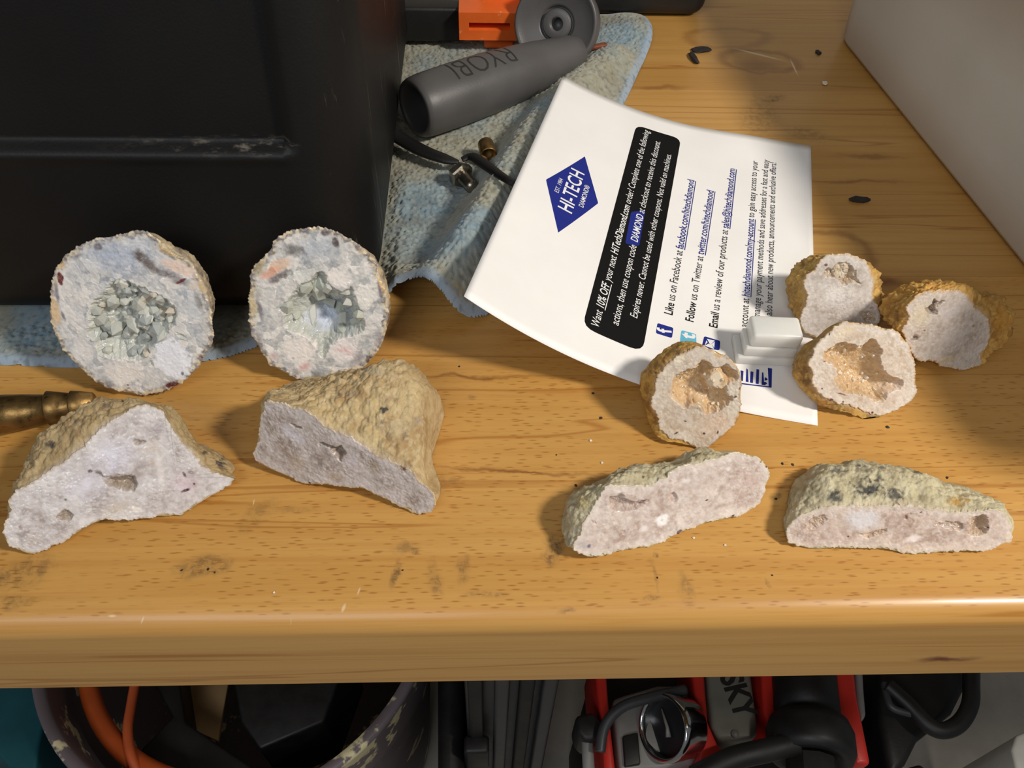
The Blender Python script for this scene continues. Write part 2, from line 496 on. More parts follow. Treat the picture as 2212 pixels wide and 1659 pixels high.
# ------------------------------------------------------------------ worktop made of glued planks
bench = empty('workbench_top', 'varnished honey coloured wooden worktop of glued planks with rounded front edge', 'workbench', loc=(0, FRONT_Y, 0))
seams = [FRONT_Y, P(1150, 812)[1], P(1900, 597)[1], P(1900, 392)[1], P(1700, 196)[1]]
last = seams[-1]
while last < 0.62:
    last += 0.062; seams.append(last)
tones = [1.0, 0.97, 0.90, 0.92, 0.86, 0.92, 0.9, 0.9, 0.9, 0.9]
flecks = [1.0, 0.55, 0.12, 0.1, 0.05, 0.1, 0.1, 0.1, 0.1, 0.1]
for k in range(len(seams) - 1):
    y0, y1 = seams[k] + (0 if k == 0 else 0.00006), seams[k + 1] - 0.00006
    L0, L1 = -0.62, 0.68
    prof = []
    if k == 0:
        R = 0.0062
        for a in np.linspace(0, math.pi / 2, 9):
            prof.append((y0 + R - R * math.sin(a) if True else 0, -R + R * math.cos(a)))
        prof = [(y0 + R - R * math.sin(a), -R + R * math.cos(a)) for a in np.linspace(0, math.pi / 2, 10)]
        prof += [(y0, -THICK + 0.0015), (y0 + 0.0015, -THICK)]
    else:
        prof = [(y0, 0), (y0, -THICK)]
    prof += [(y1, -THICK), (y1, 0)]
    n = len(prof)
    V = [(x, y, z) for x in (L0, L1) for (y, z) in prof]
    Fq = np.array([[i, (i + 1) % n, n + (i + 1) % n, n + i] for i in range(n)])
    pl = np_mesh('plank', np.array(V), Fq, WOOD, bench, smooth=False)
    bb = bmesh.new(); bb.from_mesh(pl.data)
    bb.verts.ensure_lookup_table()
    bb.faces.new([bb.verts[i] for i in range(n)]); bb.faces.new([bb.verts[n + i] for i in range(n)])
    bmesh.ops.recalc_face_normals(bb, faces=bb.faces)
    if k == 0:
        for f in bb.faces: f.smooth = True
        for e in bb.edges:
            if len(e.link_faces) == 2 and e.calc_face_angle(0) > 0.5: e.smooth = False
    bb.to_mesh(pl.data); bb.free()
    # keep texture space in world coordinates: origin of the plank object at the scene origin
    pl['seed'] = 0.37 * k; pl['tone'] = tones[k]; pl['fleck'] = flecks[k]
    for vtx in pl.data.vertices: vtx.co += Vector((0, FRONT_Y, 0))
    pl.location = (0, -FRONT_Y, 0)
for lx in (-0.58, 0.64):
    for ly in (FRONT_Y + 0.06, 0.58):
        bm = bmesh.new(); add_box(bm, (lx, ly, (FLOOR_Z - THICK) / 2), (0.06, 0.06, -FLOOR_Z - THICK)); bm_obj('leg', bm, plastic('leg_steel', srgb(60, 60, 62), 0.5), bench, bevel=0.003)

# ------------------------------------------------------------------ rocks
def quartz_mat():
    t = NT('quartz_face')
    c = t.attr('Col')
    n = t.noise(scale=900, detail=4, rough=0.6)
    cell = t.n('ShaderNodeTexVoronoi'); t.put(cell.inputs['Vector'], t.coord); cell.inputs['Scale'].default_value = 1500
    sepc = t.n('ShaderNodeSeparateColor'); t.put(sepc.inputs[0], cell.outputs['Color'])
    c2 = t.mix(t.step(n, 0.35, 0.7, 0.0, 0.16), c, (0.92, 0.90, 0.88))
    c2 = t.mix(t.math('MULTIPLY', sepc.outputs[0], 0.12), c2, t.mix(0.5, c2, (0.30, 0.26, 0.24)))
    r = t.step(sepc.outputs[1], 0.2, 0.9, 0.12, 0.5)
    b1 = t.bump(cell.outputs['Distance'], 0.10, 0.0004)
    m = t.fin(c2, r, t.bump(t.noise(scale=2600, detail=3, rough=0.6), 0.06, 0.0003, b1), Subsurface_Weight=0.25, Subsurface_Scale=0.0007)
    t.b.inputs['Subsurface Radius'].default_value = (1.0, 0.8, 0.6)
    return m
def rind_mat():
    t = NT('rind')
    c = t.attr('Col')
    n = t.noise(scale=700, detail=6, rough=0.7)
    c2 = t.mix(t.step(n, 0.4, 0.75, 0.0, 0.35), c, t.mix(0.5, c, (0.10, 0.06, 0.03)))
    return t.fin(c2, 0.8, t.bump(t.noise(scale=1300, detail=6, rough=0.7), 0.6, 0.0008))
def crystal_mat():
    t = NT('crystal')
    c = t.attr('tint', 'OBJECT', 'Color')
    m = t.fin(c, 0.10, None, Transmission_Weight=0.12, IOR=1.5, Subsurface_Weight=0.4, Subsurface_Scale=0.001)
    t.b.inputs['Subsurface Radius'].default_value = (1.0, 1.0, 0.95)
    return m
QUARTZ, RIND, CRYSTAL = quartz_mat(), rind_mat(), crystal_mat()

def ray_poly(c, d, poly):
    """farthest hit distance of rays c + t d on a polygon (vectorised over rays)"""
    best = np.zeros(len(c))
    n = len(poly)
    for k in range(n):
        a = poly[k]; e = poly[(k + 1) % n] - a
        den = d[:, 0] * e[1] - d[:, 1] * e[0]
        w = a - c
        with np.errstate(divide='ignore', invalid='ignore'):
            t = (w[:, 0] * e[1] - w[:, 1] * e[0]) / den
            s = (w[:, 0] * d[:, 1] - w[:, 1] * d[:, 0]) / den
        ok = (np.abs(den) > 1e-12) & (s >= 0) & (s <= 1) & (t > 0)
        best = np.where(ok & (t > best), t, best)
    return best

def hexcrystal(name, size):
    bm = bmesh.new()
    ring = lambda z, r: [bm.verts.new((r * math.cos(a * math.pi / 3), r * math.sin(a * math.pi / 3), z)) for a in range(6)]
    a, b = ring(-1.0, 1.0), ring(0.55, 0.92)
    top = bm.verts.new((0.12, 0.05, 1.45))
    bm.faces.new(a[::-1])
    for k in range(6):
        bm.faces.new((a[k], a[(k + 1) % 6], b[(k + 1) % 6], b[k])); bm.faces.new((b[k], b[(k + 1) % 6], top))
    me = bpy.data.meshes.new(name); bm.to_mesh(me); bm.free(); me.materials.append(CRYSTAL)
    return me
HEX = hexcrystal('crystal', 1)

def rock(name, label, off, sc, S, F, cavs, spine, base, z0, elev, azim, depth, d1, rindcol, facecol, cavcol,
         patches=(), rpatches=(), ns=560, nr=110, seed=1, cavdepth=4.0, cell=1.3, camp=0.9, rough=0.16, bump=0.6,
         bumps=(), ncry=0, crysize=(0.6, 1.4), cat='geode', group='cut geode halves and pieces', tints=None, edge=0.55, dom=1.6, domk=0.4, rimw=0.9, sugar=0.2, sugarcell=0.75, softcav=False, band=0.5, facek=0.86, domrel=0.0):
    rnd = random.Random(seed)
    tp = lambda q: np.asarray(q, float) * sc + np.asarray(off, float)
    Fp = resample(chaikin(tp(F), 2), ns)
    Sp = chaikin(tp(S), 2)
    e, az = math.radians(elev), math.radians(azim)
    if np.ndim(base) == 2:                                   # two contact points on the worktop fix the turn of the face
        b2 = tp(base); q0, q1 = P(b2[0][0], b2[0][1]), P(b2[1][0], b2[1][1])
        az = math.atan2(q1[1] - q0[1], q1[0] - q0[0])
        bp = b2[0]
    else:
        bp = tp(base)
    N = np.array([math.sin(az) * math.cos(e), -math.cos(az) * math.cos(e), math.sin(e)])
    U = np.cross(np.array([0, 0, 1.0]), N); U /= np.linalg.norm(U)
    Vv = np.cross(N, U)
    for _ in range(200):                                     # lift until the whole face clears the worktop
        O = P(bp[0], bp[1], z0 * MM)
        if PP(Fp[:, 0], Fp[:, 1], O, N)[:, 2].min() > 0.0004: break
        z0 += 0.1
    def uv(px):
        q = PP(px[:, 0], px[:, 1], O, N) - O
        return np.stack([q @ U, q @ Vv], 1)
    Fu = uv(Fp)
    # jagged broken edge
    jn = fbm(np.c_[Fu * 700, np.zeros(ns)], 4, seed) * 1.2 + np.abs(fbm(np.c_[Fu * 1100, np.ones(ns)], 2, seed + 2)) * 1.2 - 0.3
    cen = Fu.mean(0)
    def cyc(a_, n_):
        k_ = np.hanning(2 * n_ + 1); k_ /= k_.sum()
        return np.stack([np.convolve(np.r_[a_[-n_:, q], a_[:, q], a_[:n_, q]], k_, 'valid') for q in range(a_.shape[1])], 1)
    Fs = cyc(Fu, 12)
    tg = np.roll(Fs, -1, 0) - np.roll(Fs, 1, 0)
    out = np.stack([-tg[:, 1], tg[:, 0]], 1); out /= np.linalg.norm(out, axis=1)[:, None] + 1e-12
    out *= np.sign(((Fs - cen) * out).sum() + 1e-12)
    Fu = Fu + out * (jn * edge * MM)[:, None]
    sp = uv(tp(spine))
    a, b = sp[0], sp[-1]
    ed = b - a
    tt = np.clip(((Fu - a) @ ed) / max(ed @ ed, 1e-12), 0, 1)
    tt = cyc(np.clip(((Fs - a) @ ed) / max(ed @ ed, 1e-12), 0, 1)[:, None], 45)[:, 0]
    C = a + tt[:, None] * ed
    rr = np.concatenate([[0.0], (np.arange(1, nr + 1) / nr) ** 0.85])
    G = C[None] + (Fu - C)[None] * rr[:, None, None]          # (nr+1, ns, 2)
    g = G.reshape(-1, 2)
    g3 = np.c_[g / MM, np.zeros(len(g))]
    # relief
    d = fbm(g3 * 1.6, 4, seed + 3) * rough * 0.35 + fbm(g3 * 0.18, 3, seed + 5) * rough * 0.8
    cavm = np.zeros(len(g)); deep = np.zeros(len(g))
    warp = np.stack([fbm(g3 * 1.1, 3, seed + 11), fbm(g3 * 1.1 + 50, 3, seed + 12)], 1) * 0.55 * MM
    gw = g + warp
    for cv in cavs:
        poly, dm = (cv if isinstance(cv, tuple) else (cv, cavdepth))
        pu = uv(chaikin(tp(poly), 1))
        ix = np.where(np.all((gw > pu.min(0)) & (gw < pu.max(0)), axis=1))[0]
        if not len(ix): continue
        inn = np.clip(sdf(gw[ix], pu) / MM, 0, None)
        dd = dm * (1 - np.exp(-inn / (dm * 0.45)))
        d[ix] += dd
        cavm[ix] = np.maximum(cavm[ix], 1 - np.exp(-inn / 0.35)); deep[ix] = np.maximum(deep[ix], dd)
    ix = np.where(cavm > 0)[0]
    cval = np.zeros(len(g))
    if len(ix):
        cw, cv1 = crystals2d(g[ix] + 0.01, cell * MM, seed + 7)
        cw2, _ = crystals2d(g[ix] + 0.05, cell * 0.45 * MM, seed + 8)
        cval[ix] = cv1
        d[ix] -= cavm[ix] * camp * (np.clip(cw, -0.4, 1) + 0.35 * np.clip(cw2, -0.4, 1))
    if sugar:
        sm_ = np.clip(fbm(g3 * 0.25, 3, seed + 91) * 2.0 + 0.55, 0.1, 1)
        sw, sv = crystals2d(g + 0.02, sugarcell * MM, seed + 92, 1)
        d -= (1 - cavm) * sm_ * sugar * np.clip(sw, -0.3, 1)
    else:
        sv = np.full(len(g), 0.5)
    for (bx, by, br, bh) in bumps:                             # knobs of crystals inside the hollow
        q = uv(tp([(bx, by), (bx + br, by)]))
        rad = np.linalg.norm(q[1] - q[0]); r_ = np.linalg.norm(g + warp * 0.8 - q[0], axis=1) / rad
        k = np.clip(1.0 - r_ ** 2, 0, 1) ** 0.7
        d = d - np.minimum(k * bh, np.clip(d, 0, None) * 0.97 * np.clip(k * 2, 0, 1))
    wpn = np.stack([fbm(g3 * 0.9 + 3, 3, seed + 41), fbm(g3 * 0.9 + 57, 3, seed + 42)], 1)
    dw, dv = worley(np.c_[g / (dom * MM), np.zeros(len(g))] + np.c_[wpn, np.zeros(len(g))] * 0.35, seed + 77)
    rimf = np.repeat(rr, ns)
    d = d + (dv - 0.3) * domrel * (1 - cavm) * (rimf < 0.97)
    d = d + 0.35 * np.clip((rimf - 0.985) / 0.015, 0, 1) ** 2 * 1.0
    pos = O + g[:, :1] * U + g[:, 1:] * Vv - N * (d * MM)[:, None]
    pos[:, 2] = np.maximum(pos[:, 2], 0.0004)
    # colours
    fcol = [np.array(srgb(*c)) * facek for c in facecol]
    n1 = np.clip(fbm(g3 * 0.22, 4, seed + 21) * 1.9 + 0.5, 0, 1)[:, None]
    n2 = np.clip(fbm(g3 * 1.0, 4, seed + 22) * 1.4 + 0.35, 0, 1)[:, None]
    n1 = np.clip(n1 * (1 - domk) + dv[:, None] * domk * 1.1, 0, 1)
    col = fcol[0] * (1 - n1) + fcol[1] * n1
    col = col * (1 - 0.5 * n2) + fcol[2] * 0.5 * n2
    rimd = (np.linalg.norm(G - Fu[None], axis=2).reshape(-1)) / MM
    bk = np.clip(1.3 - rimd / (1.6 + 1.6 * (wpn[:, 0] + 0.5)), 0, 1)[:, None] * band
    col = col * (1 - bk) + fcol[2] * bk
    col = col * (0.90 + 0.16 * sv[:, None])
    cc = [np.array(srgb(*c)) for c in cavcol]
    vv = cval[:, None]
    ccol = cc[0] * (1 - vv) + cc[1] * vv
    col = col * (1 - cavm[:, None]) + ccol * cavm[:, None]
    rc = [np.array(srgb(*c)) for c in rindcol]
    # thin rind line seen on the cut rim
    rimd = (np.linalg.norm(G - Fu[None], axis=2).reshape(-1)) / MM
    rn = fbm(g3 * 1.3, 3, seed + 31) * 0.5 + 0.5
    rk = np.clip((1 - rimd / (0.25 + rimw * rn)) * (1.0 if rimw < 1 else 2.0), 0, 1)[:, None] * 0.85
    rsp = np.clip(fbm(g3 * 1.1, 3, seed + 32) * 2.2 + 0.45, 0, 1)[:, None]
    col = col * (1 - rk) + (rc[0] * rsp + rc[1] * (1 - rsp)) * rk
    def paint(col, gg, gg3, plist):
        for (x, y, rx, ry, ang, cl, st, soft) in plist:
            q = uv(tp([(x, y), (x + rx, y), (x, y - ry)]))
            ax, ay = np.linalg.norm(q[1] - q[0]), np.linalg.norm(q[2] - q[0])
            dq = gg - q[0] + wpn * 0.4 * min(ax, ay)
            c_, s_ = math.cos(math.radians(ang)), math.sin(math.radians(ang))
            ex = (dq[:, 0] * c_ + dq[:, 1] * s_) / ax; ey = (-dq[:, 0] * s_ + dq[:, 1] * c_) / ay
            r_ = np.sqrt(ex ** 2 + ey ** 2)
            k = np.clip((1 - r_) / soft + 0.0, 0, 1)[:, None] * st
            col = col * (1 - k) + np.array(srgb(*cl)) * k
        return col
    col = paint(col, g, g3, patches)
    i = np.arange(ns); j = (i + 1) % ns
    Fc = np.concatenate([np.stack([k * ns + i, (k + 1) * ns + i, (k + 1) * ns + j, k * ns + j], 1) for k in range(nr)])
    qa = g[Fc]; ar = np.zeros(len(Fc))
    for k in range(4):
        p0, p1 = qa[:, k], qa[:, (k + 1) % 4]; ar += p0[:, 0] * p1[:, 1] - p1[:, 0] * p0[:, 1]
    bad = ar * np.sign(np.median(ar)) < 0
    Fc[bad] = Fc[bad][:, ::-1]                               # folded slivers face the same way as the rest
    flat = (cavm[Fc].mean(1) > 0.4) & (not softcav)
    root = empty(name, label, cat, group, loc=(O[0], O[1], 0))
    face = np_mesh('cut_face', pos, Fc, QUARTZ, root, True, {'Col': col}, flat)
    # ---------------- rind: from the broken edge out to the silhouette, then a closing dome
    edge3 = pos[-ns:]
    Cpx = np.stack(project(O + C[:, :1] * U + C[:, 1:] * Vv), 1)
    Epx = np.stack(project(edge3), 1)
    dr = Epx - Cpx; L = np.linalg.norm(dr, axis=1); dr /= L[:, None]
    far = ray_poly(Cpx, dr, Sp)
    ext = np.clip(far - L, 0, None)
    ker = np.hanning(25); ker /= ker.sum()
    ext = np.convolve(np.r_[ext[-12:], ext, ext[:12]], ker, 'valid')
    ker2 = np.hanning(61); ker2 /= ker2.sum()
    rpx = Cpx + dr * np.where(ext > 3, L + ext, L * 0.97 + ext)[:, None]
    O1 = O - N * d1 * MM
    ring1 = PP(rpx[:, 0], rpx[:, 1], O1, N)
    for fr_ in np.linspace(0.95, 0.0, 20):                   # never below the worktop: take a shallower layer there
        low = ring1[:, 2] < 0.0022
        if not low.any(): break
        ring1[low] = PP(rpx[low, 0], rpx[low, 1], O - N * d1 * fr_ * MM, N)
    cm = ring1.mean(0)
    C3 = O + C[:, :1] * U + C[:, 1:] * Vv
    rows = [edge3]
    M1, M2 = int(np.clip(ext.max() * 0.42, 24, 64)), 30
    outv = edge3 - C3; outv /= (np.linalg.norm(outv, axis=1)[:, None] + 1e-9)
    kers = np.hanning(41); kers /= kers.sum()
    edges = np.stack([np.convolve(np.r_[edge3[-20:, q], edge3[:, q], edge3[:20, q]], kers, 'valid') for q in range(3)], 1)
    outv = np.stack([np.convolve(np.r_[outv[-20:, q], outv[:, q], outv[:20, q]], kers, 'valid') for q in range(3)], 1)
    ring1 = np.stack([np.convolve(np.r_[ring1[-20:, q], ring1[:, q], ring1[:20, q]], kers, 'valid') for q in range(3)], 1)
    for k in range(1, M1 + 1):
        t = k / M1
        al = min(1.0, k / 3.0)
        bul = np.sin(math.pi * t) * np.clip(ext / 12, 0.1, 1.0) * 0.12 * d1 * MM
        rows.append((edge3 * (1 - al) + edges * al) * (1 - t) + ring1 * t + outv * bul[:, None])
    C1 = C3 - N * d1 * MM
    for k in range(1, M2 + 1):
        ph = k / M2 * math.pi / 2
        f = math.cos(ph) ** 0.8 if k < M2 else 0.0
        bs = C1 + (ring1 - C1) * f
        sh = (depth - d1) * MM * math.sin(ph)
        q_ = np.clip((bs[:, 2] - 0.0004) / (sh * N[2]), 0.0, 1.0)      # stop at the worktop
        rows.append(bs - N * (sh * q_)[:, None])
    W = np.concatenate(rows)
    nrow = len(rows)
    tt_ = np.repeat(np.arange(nrow) / nrow, ns)
    w3 = W / MM
    ctr = np.tile(C1, (nrow, 1))
    od = W - ctr; od /= (np.linalg.norm(od, axis=1)[:, None] + 1e-9)
    wd, wv_ = worley(w3 / 2.3, seed + 51)
    wd2, _ = worley(w3 / 0.9, seed + 52)
    disp = (0.55 - wd) * 1.5 + (0.5 - wd2) * 0.7 + fbm(w3 * 0.16, 3, seed + 53) * 1.6
    fade = np.clip(np.repeat(np.arange(nrow), ns) / 5.0, 0, 1)
    ex_ = np.tile(np.clip(ext / 10, 0.25, 1), nrow)
    W = W + od * (disp * bump * MM * fade * ex_)[:, None]
    W[:, 2] = np.maximum(W[:, 2], 0.0002)
    rn1 = np.clip(fbm(w3 * 0.25, 4, seed + 61) * 1.3 + 0.5, 0, 1)[:, None]
    rn2 = np.clip(fbm(w3 * 1.0, 4, seed + 62) * 1.6 + 0.3, 0, 1)[:, None]
    rcol = rc[0] * (1 - rn1) + rc[1] * rn1
    rcol = rcol * (1 - rn2 * 0.6) + rc[2] * rn2 * 0.6
    pale = np.clip(1 - np.repeat(np.arange(nrow), ns) / 4.0 - rn2[:, 0] * 0.5, 0, 1)[:, None] * 0.6
    rcol = rcol * (1 - pale) + (fcol[0] * 0.7 + rc[0] * 0.3) * pale
    if rpatches:
        ppx = np.stack(project(W), 1)
        for (x, y, rx, ry, cl, st) in rpatches:
            q = tp([(x, y)])[0]
            r_ = np.hypot((ppx[:, 0] - q[0]) / (rx * sc), (ppx[:, 1] - q[1]) / (ry * sc))
            fr = np.tile(np.arange(nrow)[:, None] < M1 + 10, (1, ns)).ravel()
            nz = fbm(w3 * 1.4, 4, seed + 71) * 1.6
            k = (np.clip((1 - r_) * 1.6 + nz - 0.2, 0, 1) * (r_ < 1.15) * fr * st)[:, None]
            rcol = rcol * (1 - k) + np.array(srgb(*cl)) * k
    Fr = np.concatenate([np.stack([k * ns + i, (k + 1) * ns + i, (k + 1) * ns + j, k * ns + j], 1) for k in range(nrow - 1)])
    np_mesh('rind', W, Fr, RIND, root, True, {'Col': rcol})
    # ---------------- single crystal points standing in the hollow
    if ncry:
        cand = np.where((cavm > 0.9) & (rimf > 0.02))[0]
        nrm = np.cross(pos.reshape(nr + 1, ns, 3)[:, 1:] - pos.reshape(nr + 1, ns, 3)[:, :-1], np.r_[pos.reshape(nr + 1, ns, 3)[1:], pos.reshape(nr + 1, ns, 3)[-1:]][:, :-1] - pos.reshape(nr + 1, ns, 3)[:, :-1])
        area_ok = rimf[cand] / rimf[cand].sum()
        rs = np.random.RandomState(seed)
        pick = rs.choice(cand, ncry, replace=False, p=area_ok)
        fo = parent_origin(face)
        for q in pick:
            o = bpy.data.objects.new('crystal', HEX)
            s = rnd.uniform(*crysize) * MM
            tgt = (CAMP - pos[q]); tgt /= np.linalg.norm(tgt)
            ax = N * 0.9 + np.array([rnd.gauss(0, .45), rnd.gauss(0, .45), rnd.gauss(0, .45)])
            o.rotation_euler = Vector(ax).to_track_quat('Z', 'Y').to_euler()
            o.rotation_euler.rotate_axis('Z', rnd.uniform(0, 1))
            o.scale = (s, s * rnd.uniform(.8, 1.1), s * rnd.uniform(.9, 1.5))
            o.location = [float(v) for v in (pos[q] - fo - N * 0.15 * s)]
            tc = srgb(*rnd.choice(tints)); o['tint'] = (tc[0], tc[1], tc[2])
            link(o, face)
    return root

WHT = [(228, 226, 226), (206, 206, 210), (240, 238, 234)]
# --- large round half with grey crystal hollow, at the left
rock('geode_half', 'large round geode half with pale grey crystal hollow beside brass barbed fitting', (80, 460), 0.2532,
     [(900,148),(960,155),(1010,190),(1060,235),(1130,275),(1210,310),(1290,350),(1350,400),(1390,470),(1430,530),(1460,600),(1480,680),(1500,770),(1505,850),(1500,950),(1510,1050),(1500,1120),(1450,1180),(1420,1240),(1350,1340),(1280,1430),(1220,1470),(1130,1500),(1030,1540),(900,1560),(830,1550),(770,1530),(690,1525),(600,1495),(520,1450),(450,1410),(390,1350),(330,1290),(270,1220),(200,1150),(170,1070),(120,980),(105,880),(105,780),(110,650),(130,540),(170,440),(230,380),(290,330),(330,290),(400,250),(480,220),(600,210),(700,180),(800,160)],
     [(900,150),(960,160),(1005,200),(1050,250),(1100,310),(1180,360),(1270,400),(1330,450),(1370,520),(1410,600),(1430,680),(1470,780),(1490,850),(1495,950),(1505,1050),(1495,1120),(1450,1180),(1420,1240),(1350,1340),(1280,1430),(1220,1470),(1130,1500),(1030,1540),(900,1558),(830,1550),(770,1530),(690,1525),(600,1495),(520,1450),(450,1410),(390,1350),(330,1290),(270,1220),(200,1150),(170,1070),(122,980),(107,880),(107,780),(112,650),(132,540),(172,440),(232,380),(290,332),(330,292),(400,252),(480,222),(600,212),(700,182),(800,162)],
     [([(700,545),(800,590),(900,620),(980,670),(1060,690),(1150,760),(1195,790),(1205,880),(1180,970),(1120,1040),(1060,1110),(1000,1150),(920,1250),(820,1250),(690,1260),(600,1240),(520,1220),(500,1150),(470,1080),(400,1040),(430,960),(440,850),(450,740),(540,700),(600,610)], 7.0),
      ([(1150,1000),(1280,1040),(1290,1090),(1200,1080)], 1.5), ([(920,1260),(1000,1200),(1010,1300),(960,1340)], 1.2)],
     [(780, 850), (820, 860)], (880, 1560), 1.0, 24, 0, 15, 5, [(224,204,166),(112,100,96),(226,206,166)], [(244,240,234),(170,175,182),(246,240,232)], [(208,210,200),(186,190,184)],
     patches=[(700,360,420,200,0,(176,188,208),.75,.8), (260,760,130,420,4,(236,230,224),.5,.8), (1350,800,150,300,0,(196,202,210),.6,.9),
              (880,370,80,60,-40,(96,84,80),.95,.5), (960,440,130,55,-50,(104,92,88),.9,.6), (1100,520,200,38,-20,(112,102,104),.85,.6), (1220,590,110,30,-10,(100,92,98),.7,.7),
              (1200,470,190,62,-24,(236,210,194),.95,.45), (1330,620,70,60,0,(232,216,200),.8,.6), (1150,330,160,50,-22,(190,164,116),.9,.5), (1430,620,60,160,12,(206,176,120),.85,.5), (1340,420,90,60,-30,(150,138,112),.8,.6), (1380,760,40,120,14,(110,100,88),.7,.7),
              (520,285,48,34,0,(96,90,98),.9,.5), (810,212,30,20,0,(110,112,126),.8,.5), (350,370,70,26,30,(110,104,110),.7,.7), (200,440,60,60,0,(222,190,140),.85,.6), (150,830,50,160,0,(226,194,146),.9,.5), (170,680,22,120,-8,(120,112,124),.8,.6), (225,880,20,60,10,(100,96,110),.8,.6),
              (1160,1250,165,170,0,(240,242,250),1,.12), (740,1360,190,110,0,(240,232,224),.9,.25), (400,1180,110,110,0,(238,232,226),.7,.4), (390,720,80,90,0,(240,234,228),.8,.4),
              (200,560,30,60,-10,(110,34,26),1,.25), (1230,580,62,14,26,(104,30,26),1,.3), (1155,1465,75,24,12,(96,26,24),1,.3), (775,1468,12,9,0,(110,30,30),1,.5), (1405,1230,12,16,0,(110,40,36),.9,.5),
              (1240,1370,16,20,0,(90,84,110),.9,.5), (1420,960,60,120,0,(190,188,184),.7,.7), (360,1300,60,30,-40,(120,112,114),.7,.7), (600,1460,120,24,-14,(130,120,118),.6,.7)],
     ns=760, nr=150, dom=2.6, domk=.8, domrel=0.10, rimw=3.0, sugar=0.14, sugarcell=1.3, band=0.0, facek=1.0, seed=11, cell=2.1, camp=1.5, rough=0.22, bumps=[(870,900,190,2.5)], ncry=54, crysize=(0.9, 2.4), tints=[(216,217,208),(202,205,198),(228,228,220),(186,191,189),(216,207,190)])
# --- the second round half
rock('geode_half', 'round geode half with dark blue grey hollow in the middle, leaning by black housing corner', (500, 460), 0.2411,
     [(780,118),(880,140),(960,165),(1030,220),(1110,245),(1180,310),(1250,370),(1310,440),(1350,530),(1380,620),(1415,720),(1430,850),(1410,950),(1400,1030),(1380,1110),(1350,1200),(1300,1270),(1240,1340),(1200,1380),(1100,1430),(960,1460),(870,1475),(800,1490),(690,1510),(600,1500),(540,1470),(430,1410),(350,1370),(310,1310),(260,1250),(230,1170),(180,1110),(155,1020),(155,900),(150,800),(160,700),(170,630),(150,580),(190,500),(250,420),(340,370),(360,300),(390,250),(440,190),(520,150),(600,140),(700,135)],
     [(780,122),(880,144),(960,169),(1030,224),(1105,252),(1170,320),(1235,380),(1290,450),(1320,530),(1340,620),(1380,720),(1405,850),(1400,950),(1390,1030),(1370,1110),(1335,1200),(1290,1260),(1235,1330),(1195,1370),(1100,1425),(960,1460),(870,1475),(800,1490),(690,1510),(600,1500),(540,1470),(430,1410),(350,1370),(310,1310),(260,1250),(230,1170),(180,1110),(157,1020),(157,900),(152,800),(162,700),(172,630),(152,580),(192,500),(252,422),(340,372),(362,302),(392,252),(442,192),(522,152),(600,142),(700,137)],
     [([(760,510),(850,540),(870,630),(940,690),(1020,700),(1090,640),(1100,730),(1140,830),(1180,900),(1200,1000),(1180,1080),(1080,1110),(1000,1130),(900,1170),(850,1280),(820,1330),(770,1250),(720,1160),(620,1090),(520,1080),(470,1020),(460,900),(400,860),(500,790),(580,660),(700,600)], 6.0),
      ([(680,800),(760,780),(860,760),(960,820),(1060,860),(1090,950),(1110,1040),(1020,1090),(900,1130),(800,1120),(690,1040),(650,960),(670,880)], 8.0)],
     [(780, 860), (820, 900)], (690, 1510), 1.0, 24, 4, 15, 5, [(220,200,164),(104,94,92),(214,190,146)], [(242,237,230),(156,160,164),(244,238,230)], [(196,198,188),(176,180,174)],
     patches=[(760,320,330,160,0,(172,180,192),.75,.8), (560,330,130,70,0,(96,90,86),.85,.7), (430,470,130,60,28,(226,196,172),.95,.4), (350,540,130,50,28,(222,160,130),.9,.5), (430,570,170,38,26,(110,98,98),.9,.6), (250,500,60,110,-30,(168,152,110),.8,.6),
              (930,260,38,62,14,(84,70,70),.95,.4), (840,185,48,36,0,(100,86,90),.9,.5), (670,165,30,30,0,(120,112,120),.8,.5), (1150,310,70,40,-40,(136,122,112),.7,.7), (1345,600,36,140,6,(226,186,124),.95,.5), (1330,700,18,100,6,(110,96,110),.8,.6), (190,810,50,160,0,(206,186,140),.85,.6), (255,860,28,150,4,(112,106,112),.85,.6), (250,720,60,80,0,(150,146,140),.6,.7),
              (960,590,130,100,-20,(240,232,226),.85,.3), (1200,740,120,110,-30,(240,236,228),.85,.3), (640,570,90,70,0,(226,228,222),.6,.4), (620,1230,150,150,-30,(238,230,224),.9,.25), (1010,1240,150,120,40,(236,228,226),.85,.3), (650,1380,80,50,30,(206,120,116),.55,.8), (380,1290,60,60,0,(176,140,140),.6,.8), (1010,1230,120,40,-20,(214,160,158),.5,.8),
              (800,1420,110,60,10,(150,154,160),.8,.5), (760,1440,60,40,0,(118,116,120),.7,.6), (1130,1300,60,90,-30,(160,150,152),.7,.6), (1320,1110,50,110,0,(150,144,150),.7,.7), (1240,1310,60,36,40,(60,50,48),.9,.5), (580,1430,60,40,0,(110,100,102),.7,.7), (240,1080,70,90,0,(168,168,170),.7,.7),
              (790,1010,190,110,-20,(206,216,236),.9,.6), (960,900,150,130,0,(128,140,152),.9,.6), (1020,1030,90,80,0,(150,160,170),.7,.7)],
     ns=700, nr=150, dom=2.6, domk=.8, domrel=0.10, rimw=3.0, sugar=0.14, sugarcell=1.3, band=0.0, facek=1.0, seed=23, cell=3.0, camp=0.8, rough=0.25, ncry=16, crysize=(1.1, 2.4), tints=[(206,208,196),(188,194,184),(216,216,208)])
